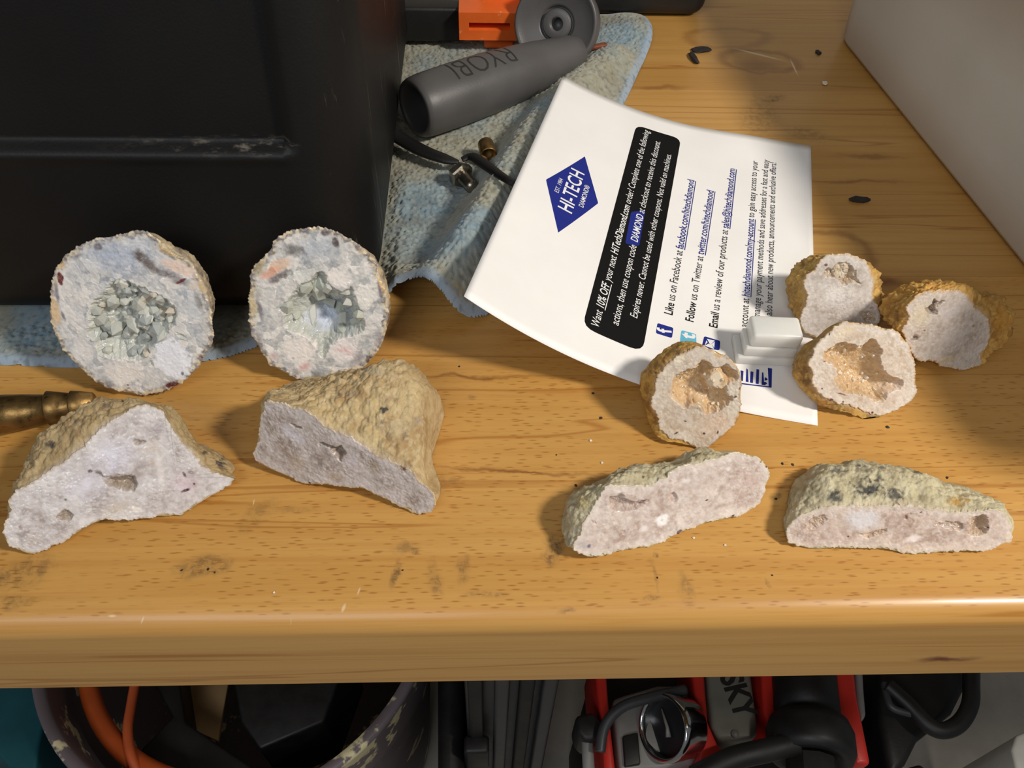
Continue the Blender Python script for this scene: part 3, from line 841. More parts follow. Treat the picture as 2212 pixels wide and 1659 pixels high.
# --- pyramid piece at the far left
rock('geode_piece', 'pointed peak shaped white quartz geode piece with tan rind, nearest the left frame edge', (0, 830), 0.2441,
     [(1300,165),(1450,210),(1530,240),(1620,340),(1650,400),(1640,450),(1720,540),(1800,590),(1900,620),(1990,650),(2050,720),(2075,800),(2070,840),(2050,880),(1950,940),(1850,1000),(1740,1050),(1690,1090),(1640,1140),(1590,1160),(1450,1160),(1350,1180),(1250,1190),(1060,1205),(960,1185),(880,1210),(760,1260),(640,1340),(550,1400),(420,1450),(350,1500),(270,1510),(190,1470),(100,1445),(60,1400),(40,1320),(20,1290),(60,1200),(90,1110),(60,1080),(90,1000),(150,890),(210,810),(235,720),(235,650),(260,590),(290,510),(350,440),(430,390),(500,340),(560,280),(700,210),(850,160),(960,130),(1050,150),(1180,145)],
     [(1300,170),(1380,200),(1450,250),(1500,360),(1560,420),(1590,490),(1650,540),(1720,620),(1790,710),(1850,770),(1960,800),(2070,830),(2050,880),(1950,940),(1850,1000),(1740,1050),(1690,1090),(1640,1140),(1590,1160),(1520,1150),(1450,1160),(1430,1140),(1350,1180),(1250,1190),(1150,1200),(1060,1205),(960,1185),(880,1210),(760,1260),(640,1340),(550,1400),(420,1450),(350,1500),(270,1510),(190,1470),(100,1445),(60,1400),(40,1320),(20,1290),(60,1200),(100,1110),(60,1080),(90,1000),(150,940),(230,890),(330,830),(420,770),(500,720),(590,670),(650,610),(740,560),(790,500),(840,440),(900,380),(980,310),(1080,260),(1150,210),(1220,175)],
     [([(870,745),(930,820),(990,810),(1100,800),(1210,805),(1225,870),(1200,920),(1205,960),(1150,955),(1050,930),(960,900),(900,850)], 4.5), ([(1160,480),(1300,490),(1280,530),(1200,560)], 1.4), ([(560,1090),(620,1110),(660,1170),(620,1230),(500,1200),(490,1170)], 1.6),
      ([(770,760),(820,755),(810,780),(780,785)], 1.2)],
     [(420, 1130), (1560, 820)], [(270, 1510), (1590, 1160)], 0.6, 38, 0, 20, 9, [(198,174,128),(160,134,94),(218,194,150)], [(232,226,226),(178,164,160),(244,238,236)], [(170,152,132),(140,122,104)],
     patches=[(1000,640,300,200,10,(226,224,238),.7,.8), (760,900,260,140,10,(230,228,240),.7,.8), (600,740,40,20,0,(230,228,240),.5,.8), (1400,400,50,40,0,(176,166,172),.7,.7), (1340,560,140,90,0,(206,190,176),.6,.9), (1340,700,60,40,0,(190,166,148),.6,.8), (1420,800,40,260,-6,(238,230,226),.6,.8),
              (1050,1100,200,90,0,(196,180,160),.6,.8), (1200,1110,50,40,0,(240,232,222),.8,.6), (1640,880,180,130,-20,(216,190,200),.6,.9), (1640,940,50,16,6,(74,22,36),1,.4), (1720,882,14,14,0,(90,28,44),1,.5), (1630,800,16,30,20,(80,34,36),.9,.5), (1690,780,40,20,-30,(150,136,132),.8,.6), (300,1370,80,50,0,(186,172,156),.7,.8), (180,1260,24,40,0,(140,100,110),.7,.7), (560,750,90,40,20,(196,182,184),.6,.8), (320,970,80,30,0,(186,178,182),.6,.8),
              (580,1020,16,14,0,(110,100,100),.9,.5), (870,780,50,22,-50,(70,44,34),.8,.6), (800,770,28,16,0,(70,40,32),.9,.5), (1010,740,70,14,30,(196,196,222),.7,.6)],
     rpatches=[(440,530,60,50,(56,54,58),.9), (1950,700,70,70,(56,56,60),.9), (950,190,60,30,(70,70,74),.8), (700,330,60,30,(110,96,80),.6), (1800,610,40,30,(70,64,58),.8), (1000,200,300,70,(176,150,112),.4)],
     ns=760, nr=110, seed=31, cavdepth=3, cell=0.9, camp=0.6, rough=0.2, bump=0.8)
# --- wide tan-rinded piece in front of the second half
rock('geode_piece', 'tan crusted geode piece with slanting pale quartz face and narrow tail, near the worktop middle', (520, 770), 0.2170,
     [(1400,90),(1500,95),(1570,120),(1640,180),(1720,230),(1770,290),(1830,370),(1860,440),(1880,520),(1890,620),(1890,690),(1905,770),(1900,860),(1860,920),(1820,1010),(1800,1110),(1810,1200),(1850,1260),(1890,1310),(1930,1370),(1940,1450),(1930,1530),(1860,1560),(1780,1570),(1710,1550),(1660,1500),(1580,1510),(1540,1460),(1440,1420),(1340,1370),(1240,1310),(1150,1300),(1100,1310),(1020,1290),(950,1300),(880,1265),(800,1265),(740,1250),(710,1275),(620,1265),(540,1220),(440,1180),(340,1130),(260,1100),(180,1060),(120,1010),(130,950),(160,880),(185,780),(175,700),(200,640),(200,570),(230,520),(215,450),(280,400),(350,360),(450,345),(550,310),(650,290),(750,240),(850,210),(950,200),(1080,190),(1150,160),(1200,130),(1300,100)],
     [(215,460),(290,425),(340,450),(430,460),(500,510),(590,520),(680,550),(740,600),(790,650),(840,690),(900,730),(980,760),(1060,790),(1130,830),(1200,870),(1280,920),(1340,970),(1380,1000),(1450,1010),(1520,1060),(1620,1090),(1690,1140),(1740,1200),(1800,1250),(1880,1310),(1930,1380),(1938,1450),(1925,1530),(1860,1558),(1780,1570),(1710,1550),(1660,1500),(1580,1510),(1540,1460),(1440,1420),(1340,1370),(1240,1310),(1150,1300),(1100,1310),(1020,1290),(950,1300),(880,1265),(800,1265),(740,1250),(710,1275),(620,1265),(540,1220),(440,1180),(340,1130),(260,1100),(180,1060),(120,1010),(130,950),(160,880),(185,780),(175,700),(200,640),(200,570),(230,520)],
     [([(470,660),(560,680),(620,710),(600,740),(520,710)], 2.5), ([(780,840),(860,860),(920,890),(1010,880),(1030,930),(1070,960),(1010,1000),(1000,1060),(940,1000),(880,920),(820,890),(760,890)], 4.0), ([(1560,1090),(1640,1090),(1650,1160),(1600,1150)], 1.0)],
     [(420, 860), (1700, 1330)], [(620, 1265), (1780, 1570)], 0.5, 24, 0, 32, 15, [(206,182,134),(176,146,100),(224,204,164)], [(214,204,198),(158,140,128),(228,220,218)], [(150,128,108),(124,102,86)],
     patches=[(520,780,200,80,-24,(222,218,228),.7,.8), (1150,860,180,60,-30,(224,212,214),.7,.8), (1100,1040,110,110,0,(206,198,204),.6,.8), (560,1060,120,120,0,(190,170,146),.6,.9), (940,1200,120,50,0,(170,144,112),.6,.8), (1320,1100,80,70,0,(160,146,124),.6,.8), (1450,1180,110,60,0,(222,212,210),.6,.8), (1610,1110,60,50,0,(140,110,84),.7,.7), (230,1085,100,16,-24,(150,60,50),.7,.6), (690,1258,16,14,0,(60,24,28),1,.5), (1540,1380,90,40,0,(214,206,210),.6,.8)],
     rpatches=[(1430,530,75,45,(58,60,64),.95), (980,380,40,25,(90,84,76),.8), (1760,640,70,60,(160,146,136),.6), (1560,700,200,150,(200,184,150),.5), (1400,660,30,30,(96,86,80),.8), (1640,800,60,50,(120,98,78),.6), (1500,420,120,50,(170,146,120),.5), (1100,360,120,60,(176,156,130),.6), (1350,140,200,80,(190,176,150),.5)],
     ns=760, nr=100, seed=43, cell=0.9, camp=0.5, rough=0.28, bump=0.85)
# --- small round golden half with open hollow
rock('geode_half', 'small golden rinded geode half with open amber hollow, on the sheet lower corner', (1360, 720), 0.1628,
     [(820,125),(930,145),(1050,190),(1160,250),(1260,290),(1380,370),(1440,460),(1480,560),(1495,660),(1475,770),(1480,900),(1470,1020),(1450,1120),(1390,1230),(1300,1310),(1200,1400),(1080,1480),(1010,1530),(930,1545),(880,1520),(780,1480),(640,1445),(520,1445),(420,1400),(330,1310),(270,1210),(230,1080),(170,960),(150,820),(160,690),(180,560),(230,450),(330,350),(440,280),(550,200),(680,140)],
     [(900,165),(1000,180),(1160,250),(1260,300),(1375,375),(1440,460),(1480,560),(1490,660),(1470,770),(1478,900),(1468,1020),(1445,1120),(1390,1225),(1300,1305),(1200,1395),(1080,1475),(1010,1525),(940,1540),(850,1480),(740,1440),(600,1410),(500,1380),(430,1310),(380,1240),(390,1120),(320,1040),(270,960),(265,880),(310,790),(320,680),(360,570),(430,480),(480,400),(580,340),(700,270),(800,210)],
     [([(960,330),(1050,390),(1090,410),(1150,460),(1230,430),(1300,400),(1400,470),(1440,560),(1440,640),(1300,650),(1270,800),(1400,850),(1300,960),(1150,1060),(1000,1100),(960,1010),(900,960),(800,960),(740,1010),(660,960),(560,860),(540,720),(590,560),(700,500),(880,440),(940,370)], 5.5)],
     [(880, 800), (960, 860)], (940, 1545), 0.3, 30, -6, 16, 6, [(206,160,74),(150,110,52),(226,186,104)], [(226,208,186),(202,176,146),(242,232,218)], [(210,176,128),(194,158,110)],  # amber hollow colour also carries light bounced inside the stone
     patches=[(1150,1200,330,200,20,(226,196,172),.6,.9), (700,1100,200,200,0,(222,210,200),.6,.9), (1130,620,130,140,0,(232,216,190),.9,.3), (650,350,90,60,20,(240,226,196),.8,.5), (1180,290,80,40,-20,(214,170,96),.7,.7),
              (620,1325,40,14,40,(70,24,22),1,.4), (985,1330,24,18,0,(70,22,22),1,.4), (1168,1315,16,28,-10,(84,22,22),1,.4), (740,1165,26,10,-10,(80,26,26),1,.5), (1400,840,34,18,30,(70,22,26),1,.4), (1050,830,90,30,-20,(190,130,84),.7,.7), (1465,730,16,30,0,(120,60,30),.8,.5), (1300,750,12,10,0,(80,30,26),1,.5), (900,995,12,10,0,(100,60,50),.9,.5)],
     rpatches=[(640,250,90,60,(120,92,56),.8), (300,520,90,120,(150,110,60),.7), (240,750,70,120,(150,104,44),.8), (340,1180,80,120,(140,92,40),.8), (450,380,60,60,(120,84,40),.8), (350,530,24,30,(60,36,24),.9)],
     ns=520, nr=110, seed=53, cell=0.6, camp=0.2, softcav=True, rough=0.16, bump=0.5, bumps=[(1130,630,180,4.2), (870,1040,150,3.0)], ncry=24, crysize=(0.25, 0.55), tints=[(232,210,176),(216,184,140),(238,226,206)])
# --- small half at the back
rock('geode_half', 'small golden rinded geode half with small upper hollow, behind the open pale one', (1680, 520), 0.2471,
     [(560,110),(640,120),(700,145),(770,160),(820,210),(850,270),(890,330),(910,400),(910,500),(890,560),(925,630),(920,680),(880,760),(800,800),(600,850),(480,870),(370,862),(310,845),(250,812),(200,770),(190,700),(140,620),(100,560),(105,480),(100,400),(120,330),(160,260),(230,190),(300,150),(400,130),(480,115)],
     [(440,125),(560,112),(640,122),(700,147),(765,165),(790,220),(820,290),(835,360),(830,450),(840,530),(885,570),(900,640),(880,750),(800,795),(600,845),(480,865),(370,855),(310,840),(250,808),(200,765),(188,690),(215,620),(240,560),(260,480),(230,400),(225,330),(270,270),(350,250),(360,190),(390,150)],
     [([(540,175),(620,195),(690,250),(680,320),(740,370),(720,385),(640,370),(600,390),(570,410),(540,390),(520,340),(440,320),(400,310),(410,240),(480,240),(510,200)], 4.0), ([(700,620),(820,600),(870,660),(850,720),(760,720)], 1.0)],
     [(540, 450), (560, 560)], (420, 862), 0.3, 30, 4, 17, 7, [(208,166,88),(166,126,64),(226,190,118)], [(222,214,206),(186,172,160),(238,232,226)], [(196,176,150),(160,134,104)],
     patches=[(600,560,200,100,0,(196,188,184),.7,.8), (480,470,160,120,0,(232,228,224),.7,.8), (300,700,120,80,0,(196,188,184),.6,.8), (270,275,34,16,20,(100,30,24),1,.5), (420,210,20,14,0,(90,34,28),1,.5), (820,585,30,8,10,(170,90,100),.7,.6), (560,270,80,90,0,(206,192,166),.7,.6)],
     rpatches=[(180,600,60,120,(190,140,66),.6), (150,420,60,100,(150,112,60),.6), (880,450,40,120,(216,170,90),.5)],
     ns=480, nr=90, seed=61, cell=0.8, camp=0.5, rough=0.14, bump=1.1, bumps=[(560,280,80,2.4)], ncry=14, crysize=(0.25, 0.5), tints=[(232,222,206),(216,200,176)])
# --- half at the far right
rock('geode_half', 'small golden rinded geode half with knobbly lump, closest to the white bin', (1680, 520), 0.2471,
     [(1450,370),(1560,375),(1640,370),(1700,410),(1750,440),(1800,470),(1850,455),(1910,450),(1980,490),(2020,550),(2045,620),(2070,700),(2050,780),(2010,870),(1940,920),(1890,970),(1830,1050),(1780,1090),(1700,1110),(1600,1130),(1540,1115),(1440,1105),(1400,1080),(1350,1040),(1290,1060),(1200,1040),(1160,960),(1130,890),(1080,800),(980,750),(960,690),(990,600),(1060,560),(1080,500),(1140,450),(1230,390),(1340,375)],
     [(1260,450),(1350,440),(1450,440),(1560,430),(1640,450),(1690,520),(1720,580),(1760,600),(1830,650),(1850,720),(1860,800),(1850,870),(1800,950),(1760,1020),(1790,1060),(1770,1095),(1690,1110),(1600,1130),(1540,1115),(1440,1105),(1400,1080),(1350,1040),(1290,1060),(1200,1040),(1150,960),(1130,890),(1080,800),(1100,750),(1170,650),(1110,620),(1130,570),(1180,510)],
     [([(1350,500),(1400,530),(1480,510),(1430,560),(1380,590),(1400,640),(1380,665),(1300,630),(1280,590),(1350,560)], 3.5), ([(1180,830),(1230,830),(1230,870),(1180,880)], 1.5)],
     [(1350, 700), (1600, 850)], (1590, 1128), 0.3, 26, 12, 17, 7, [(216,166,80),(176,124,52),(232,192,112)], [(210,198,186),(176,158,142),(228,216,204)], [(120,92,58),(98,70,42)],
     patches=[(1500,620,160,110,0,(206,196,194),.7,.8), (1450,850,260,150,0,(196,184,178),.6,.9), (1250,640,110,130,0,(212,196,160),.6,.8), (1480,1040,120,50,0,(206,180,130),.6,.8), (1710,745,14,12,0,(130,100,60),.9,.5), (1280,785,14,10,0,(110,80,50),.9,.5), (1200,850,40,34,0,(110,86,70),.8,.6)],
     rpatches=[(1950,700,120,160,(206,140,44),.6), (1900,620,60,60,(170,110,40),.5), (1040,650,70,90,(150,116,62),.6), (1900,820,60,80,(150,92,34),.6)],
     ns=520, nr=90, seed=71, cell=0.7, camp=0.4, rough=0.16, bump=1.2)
# --- open half in the middle of the three
rock('geode_half', 'open geode half with wide pale rim and amber hollow, at the sheet lower right corner', (1680, 520), 0.2471,
     [(620,710),(720,715),(830,730),(890,760),(1000,770),(1060,800),(1100,850),(1140,900),(1165,960),(1180,1010),(1200,1080),(1205,1160),(1205,1250),(1225,1310),(1200,1370),(1140,1430),(1060,1470),(980,1510),(900,1540),(800,1550),(700,1530),(600,1490),(480,1480),(380,1450),(310,1410),(260,1350),(210,1300),(165,1240),(150,1150),(160,1070),(200,990),(260,940),(310,910),(350,870),(420,820),(470,770),(540,730)],
     [(470,772),(540,732),(620,712),(720,717),(830,732),(890,762),(1000,772),(1058,802),(1095,852),(1138,902),(1163,962),(1180,1010),(1200,1080),(1205,1160),(1205,1250),(1225,1310),(1200,1370),(1140,1430),(1060,1470),(980,1505),(900,1530),(820,1520),(740,1490),(620,1440),(520,1420),(430,1390),(370,1330),(310,1270),(295,1190),(300,1110),(260,1090),(290,1020),(320,940),(360,880),(420,822)],
     [([(560,880),(650,900),(740,920),(830,830),(900,930),(930,980),(890,1030),(920,1110),(960,1170),(1050,1190),(1110,1220),(1090,1300),(1000,1320),(960,1340),(940,1400),(890,1430),(830,1400),(770,1360),(660,1350),(560,1330),(480,1240),(520,1170),(500,1090),(400,1060),(390,980),(470,930)], 6.0)],
     [(700, 1080), (780, 1150)], (860, 1535), 0.3, 34, 6, 16, 6, [(204,158,78),(150,114,58),(224,186,112)], [(234,218,200),(210,186,160),(246,238,228)], [(206,172,124),(186,150,104)],  # hollow tone includes the warm inner glow, put into the colour
     patches=[(600,790,160,60,20,(224,206,172),.7,.8), (1050,1300,160,120,0,(236,218,206),.5,.9), (470,1390,24,22,0,(96,24,26),1,.5), (570,1408,14,12,0,(96,30,28),1,.5), (825,1505,14,16,0,(96,24,26),1,.5), (1035,1490,10,14,0,(84,24,24),1,.5), (560,1340,60,9,-20,(120,60,40),.9,.5), (1070,1465,10,10,0,(90,40,30),1,.5), (300,1000,16,14,0,(70,36,26),1,.5), (385,1295,12,10,0,(80,36,26),1,.5), (410,1055,18,7,0,(110,60,40),.9,.5), (450,815,10,14,0,(70,36,26),1,.5), (760,1180,90,120,10,(206,168,116),.6,.8)],
     rpatches=[(230,1150,80,90,(120,88,48),.7), (260,1240,70,60,(110,82,46),.6), (400,1420,120,40,(176,120,50),.6), (260,1000,80,70,(160,130,80),.6)],
     ns=600, nr=120, seed=83, cell=0.6, camp=0.22, softcav=True, rough=0.16, bump=0.6, bumps=[(570,1270,80,2.0)], ncry=26, crysize=(0.3, 0.65), tints=[(234,216,186),(220,192,150),(240,230,214)])
# --- long slice, tilted
rock('geode_piece', 'long tilted quartz geode slice with pale yellow rind, beside brown burn mark', (1190, 950), 0.226,
     [(1480,85),(1560,100),(1620,140),(1720,135),(1800,120),(1870,125),(1910,160),(1980,165),(2040,210),(2080,280),(2085,330),(2060,420),(2040,500),(2010,580),(1960,640),(1880,690),(1800,720),(1700,740),(1600,770),(1500,780),(1400,830),(1280,860),(1200,900),(1130,940),(1020,1000),(900,1030),(780,1040),(680,1060),(560,1090),(480,1110),(400,1125),(320,1110),(260,1080),(220,1040),(170,1010),(110,950),(130,850),(150,750),(165,650),(210,590),(270,540),(340,490),(450,460),(540,410),(620,350),(720,310),(830,280),(920,250),(1050,240),(1150,255),(1250,230),(1330,210),(1350,150),(1400,110)],
     [(1240,240),(1340,225),(1440,230),(1530,190),(1620,160),(1720,135),(1800,120),(1870,125),(1910,160),(1980,165),(2040,210),(2080,280),(2085,330),(2060,420),(2040,500),(2010,580),(1960,640),(1880,690),(1800,720),(1700,740),(1600,770),(1500,780),(1400,830),(1280,860),(1200,900),(1130,940),(1020,1000),(900,1030),(780,1040),(680,1060),(560,1090),(480,1110),(400,1120),(320,1108),(260,1078),(215,1030),(240,950),(290,880),(300,800),(370,720),(420,640),(450,560),(500,480),(560,420),(650,430),(750,430),(850,440),(950,430),(1040,390),(1110,350),(1160,300)],
     [([(550,550),(610,540),(660,510),(700,530),(730,570),(830,590),(900,570),(950,570),(920,600),(880,640),(800,680),(700,700),(600,690),(560,640)], 2.4), ([(1110,530),(1170,490),(1210,520),(1220,590),(1180,620),(1140,580)], 1.6), ([(670,870),(720,855),(710,900),(680,920)], 1.5), ([(380,775),(430,780),(430,805),(395,800)], 0.8)],
     [(520, 830), (1800, 420)], [(480, 1115), (1400, 835)], 0.4, 36, 0, 15, 6, [(212,202,166),(182,170,136),(226,218,190)], [(222,205,194),(182,156,142),(240,230,222)], [(198,178,166),(168,146,134)],
     patches=[(1060,770,85,75,0,(248,244,242),1,.45), (1060,770,18,14,0,(200,190,186),.6,.6), (895,850,50,40,0,(240,232,230),.8,.6), (1230,770,50,80,-10,(240,226,218),.7,.7), (1400,400,200,120,15,(206,192,184),.6,.9), (1870,400,160,140,0,(206,182,172),.7,.9), (1290,390,60,30,0,(240,234,230),.7,.7), (1690,280,40,30,0,(240,232,228),.7,.7),
              (1225,880,36,22,20,(74,24,28),1,.4), (1735,728,26,12,20,(70,22,40),1,.5), (1490,575,20,9,0,(90,34,34),1,.5), (2060,255,16,14,0,(70,22,30),1,.5), (2005,212,12,10,0,(80,24,32),1,.5), (360,1015,30,26,0,(86,86,120),.9,.6), (300,1000,60,60,0,(176,172,176),.6,.8), (880,600,60,16,24,(140,96,80),.8,.6), (1700,690,60,50,0,(240,228,218),.6,.8)],
     rpatches=[(320,600,90,80,(206,186,120),.6), (880,360,20,30,(60,40,34),.9), (930,330,80,40,(150,130,86),.6), (1450,170,120,50,(150,134,96),.5), (180,970,50,60,(120,120,116),.6), (1090,320,40,40,(110,100,70),.6)],
     ns=640, nr=90, seed=97, cell=0.7, camp=0.45, rough=0.16, bump=0.65, facek=0.94)
# --- long flat-bottomed slice at the right
rock('geode_piece', 'long flat bottomed quartz geode slice, black speckled cream rind, nearest the right front edge', (1670, 980), 0.245,
     [(520,92),(620,100),(750,98),(860,100),(960,110),(1040,150),(1120,140),(1220,135),(1330,160),(1400,190),(1460,250),(1540,290),(1640,310),(1720,345),(1830,355),(1900,380),(1970,420),(2030,480),(2080,540),(2115,600),(2125,660),(2100,720),(2100,770),(2020,790),(1940,850),(1800,860),(1650,860),(1520,860),(1400,875),(1300,880),(1200,880),(1130,870),(1050,845),(950,830),(800,825),(650,825),(500,825),(340,840),(250,820),(180,800),(120,760),(100,730),(120,660),(110,600),(160,540),(180,490),(160,440),(165,360),(210,310),(290,250),(360,210),(420,150)],
     [(520,455),(620,460),(750,455),(860,455),(960,460),(1080,450),(1180,450),(1300,460),(1400,480),(1500,500),(1620,520),(1750,510),(1850,490),(1950,495),(2040,530),(2090,580),(2118,640),(2100,720),(2100,770),(2020,790),(1940,850),(1800,860),(1650,860),(1520,860),(1400,875),(1300,880),(1200,880),(1130,870),(1050,845),(950,830),(800,825),(650,825),(500,825),(340,840),(250,820),(180,800),(120,760),(103,735),(120,660),(160,600),(220,560),(300,510),(400,480)],
     [([(740,710),(860,690),(1000,655),(1000,700),(900,730),(860,755),(800,730)], 2.0), ([(1720,590),(1770,560),(1880,520),(1905,580),(1900,640),(1900,700),(1820,740),(1720,720),(1700,680),(1750,640)], 3.5), ([(1150,560),(1190,520),(1230,530),(1190,560),(1190,600),(1160,590)], 1.5), ([(310,570),(450,530),(480,560),(440,640),(350,680),(280,640)], 0.9), ([(1400,620),(1520,600),(1680,590),(1680,690),(1560,680),(1480,640)], 1.0)],
     [(400, 680), (1800, 690)], [(340, 840), (1300, 880)], 0.4, 36, 0, 22, 10, [(210,200,164),(180,168,134),(224,216,188)], [(222,200,185),(182,154,138),(240,226,214)], [(196,168,140),(160,132,98)],
     patches=[(790,580,190,100,0,(228,224,226),.85,.5), (1240,750,100,36,12,(246,232,226),.9,.5), (380,650,150,100,0,(206,184,170),.6,.9), (560,640,100,80,0,(206,186,168),.5,.9), (1180,560,36,30,0,(130,80,62),.6,.7), (1305,518,14,10,0,(110,40,36),1,.5), (1130,443,44,14,-4,(84,22,34),1,.4), (660,728,14,9,0,(100,40,34),1,.5), (1900,655,9,9,0,(90,44,30),1,.5), (1560,640,130,50,0,(204,188,182),.6,.8), (1600,830,240,40,0,(226,208,190),.5,.9), (2070,740,40,40,0,(236,220,196),.6,.7), (1200,830,100,30,0,(214,188,156),.6,.8)],
     rpatches=[(840,310,170,110,(60,60,62),.95), (540,370,90,90,(70,70,70),.9), (1080,360,110,80,(66,66,68),.9), (570,150,100,60,(80,78,76),.8), (770,105,60,20,(60,60,64),.9), (1280,155,70,40,(66,66,70),.9), (1640,420,110,70,(196,148,56),.8), (830,150,120,50,(110,102,86),.6), (330,330,90,60,(110,104,84),.6), (960,120,50,20,(70,70,72),.8), (930,220,60,40,(84,80,72),.7)],
     ns=680, nr=90, seed=101, cell=0.7, camp=0.5, rough=0.16, bump=0.72, facek=0.94)

# ------------------------------------------------------------------ black machine housing
BLACK_SHELL = plastic('black_shell', srgb(30, 28, 27), 0.42, 0.2, 30, 0.12, 1400)
def housing():
    root = empty('machine_housing', 'big black plastic housing with recessed front panel standing on the towel', 'machine', loc=(-0.2, 0.23, 0.003))
    x0, x1, yb, rc, H = -0.46, -0.0325, 0.36, 0.021, 0.215
    lean = math.tan(math.radians(12)); Y0 = 0.1755
    zs = np.unique(np.concatenate([np.linspace(0, 0.012, 13), np.linspace(0.012, 0.048, 10), np.linspace(0.048, 0.062, 29), np.linspace(0.062, H - 0.012, 16), np.linspace(H - 0.012, H, 10)]))
    fx = np.unique(np.concatenate([np.linspace(x0 + rc, -0.10, 40), np.linspace(-0.10, -0.056, 12), np.linspace(-0.056, x1 - rc + 0.004, 22), [x1 - rc]]))
    fx = fx[fx <= x1 - rc]
    rows = []
    for z in zs:
        rb, rt = 0.010, 0.012
        ins = 0.0
        if z < rb: ins = rb - math.sqrt(max(0, rb * rb - (rb - z) ** 2))
        if z > H - rt: ins = rt - math.sqrt(max(0, rt * rt - (z - H + rt) ** 2))
        y0 = Y0 + lean * z
        sm = lambda a, b, v: np.clip((v - a) / (b - a), 0, 1) ** 2 * (3 - 2 * np.clip((v - a) / (b - a), 0, 1))
        rec = sm(0.0515, 0.0545, z) * sm(-0.0490, -0.0518, fx) * (1 - sm(H - 0.035, H - 0.032, z)) * 0.0032
        lip = np.exp(-((z - 0.0505) / 0.0012) ** 2) * (fx < -0.049) * 0.0003
        pts = [(x, y0 + ins + r - l) for x, r, l in zip(fx, rec, lip)]
        for a in np.linspace(0, math.pi / 2, 14)[1:]:
            pts.append((x1 - rc + (rc - ins) * math.sin(a), y0 + rc - (rc - ins) * math.cos(a)))
        for y in np.linspace(y0 + rc, yb - rc, 8)[1:]: pts.append((x1 - ins, y))
        for a in np.linspace(0, math.pi / 2, 8)[1:]: pts.append((x1 - rc + (rc - ins) * math.cos(a), yb - rc + (rc - ins) * math.sin(a)))
        pts.append((x0 + rc, yb - ins))
        for a in np.linspace(0, math.pi / 2, 6)[1:]: pts.append((x0 + rc - (rc - ins) * math.sin(a), yb - rc + (rc - ins) * math.cos(a)))
        for a in np.linspace(0, math.pi / 2, 6): pts.append((x0 + rc - (rc - ins) * math.cos(a), y0 + rc - (rc - ins) * math.sin(a)))
        rows.append(np.array([(x, y, z + 0.0032) for x, y in pts]))
    n = len(rows[0]); V = np.concatenate(rows); i = np.arange(n); j = (i + 1) % n
    F = [np.concatenate([np.stack([k * n + i, k * n + j, (k + 1) * n + j, (k + 1) * n + i], 1) for k in range(len(rows) - 1)])]
    m0 = len(V); V = np.vstack([V, [[-0.2, 0.28, 0.0032]], [[-0.2, 0.28, H + 0.0032]]])
    L = (len(rows) - 1) * n
    F.append(np.concatenate([np.stack([j, i, np.full(n, m0)], 1), np.stack([L + i, L + j, np.full(n, m0 + 1)], 1)]))
    t = NT('housing_plastic')
    nz = t.noise(scale=25, detail=5)
    c = t.mix(t.step(nz, 0.3, 0.7), srgb(13, 12, 12), srgb(19, 18, 17))
    # dusty scuffs along the panel lip
    sx = t.n('ShaderNodeSeparateXYZ'); geo = t.n('ShaderNodeNewGeometry'); t.put(sx.inputs[0], geo.outputs['Position'])
    band = t.math('MULTIPLY', t.step(t.math('ABSOLUTE', t.math('SUBTRACT', sx.outputs[2], 0.0565)), 0.0, 0.0030, 1.0, 0.0), t.step(sx.outputs[0], -0.105, -0.058, 0.04, 1.0))
    band = t.math('MULTIPLY', band, t.step(sx.outputs[0], -0.051, -0.048, 1.0, 0.0))
    sc = t.math('MULTIPLY', band, t.step(t.noise(t.vmap((160, 160, 700)), 1.0, 5, 0.7), 0.5, 0.8))
    c = t.mix(t.math('MULTIPLY', sc, 0.55), c, srgb(150, 142, 130))
    sc2 = t.math('MULTIPLY', t.step(t.noise(t.vmap((350, 350, 22)), 1.0, 4, 0.7), 0.62, 0.74), t.step(sx.outputs[0], -0.046, -0.036))
    c = t.mix(t.math('MULTIPLY', sc2, 0.35), c, srgb(140, 132, 122))
    mat = t.fin(c, 0.5, t.bump(t.noise(scale=1300, detail=2), 0.12, 0.0004), Specular_IOR_Level=0.3)
    np_mesh('shell', V, F, mat, root, True)
    return root
housing()

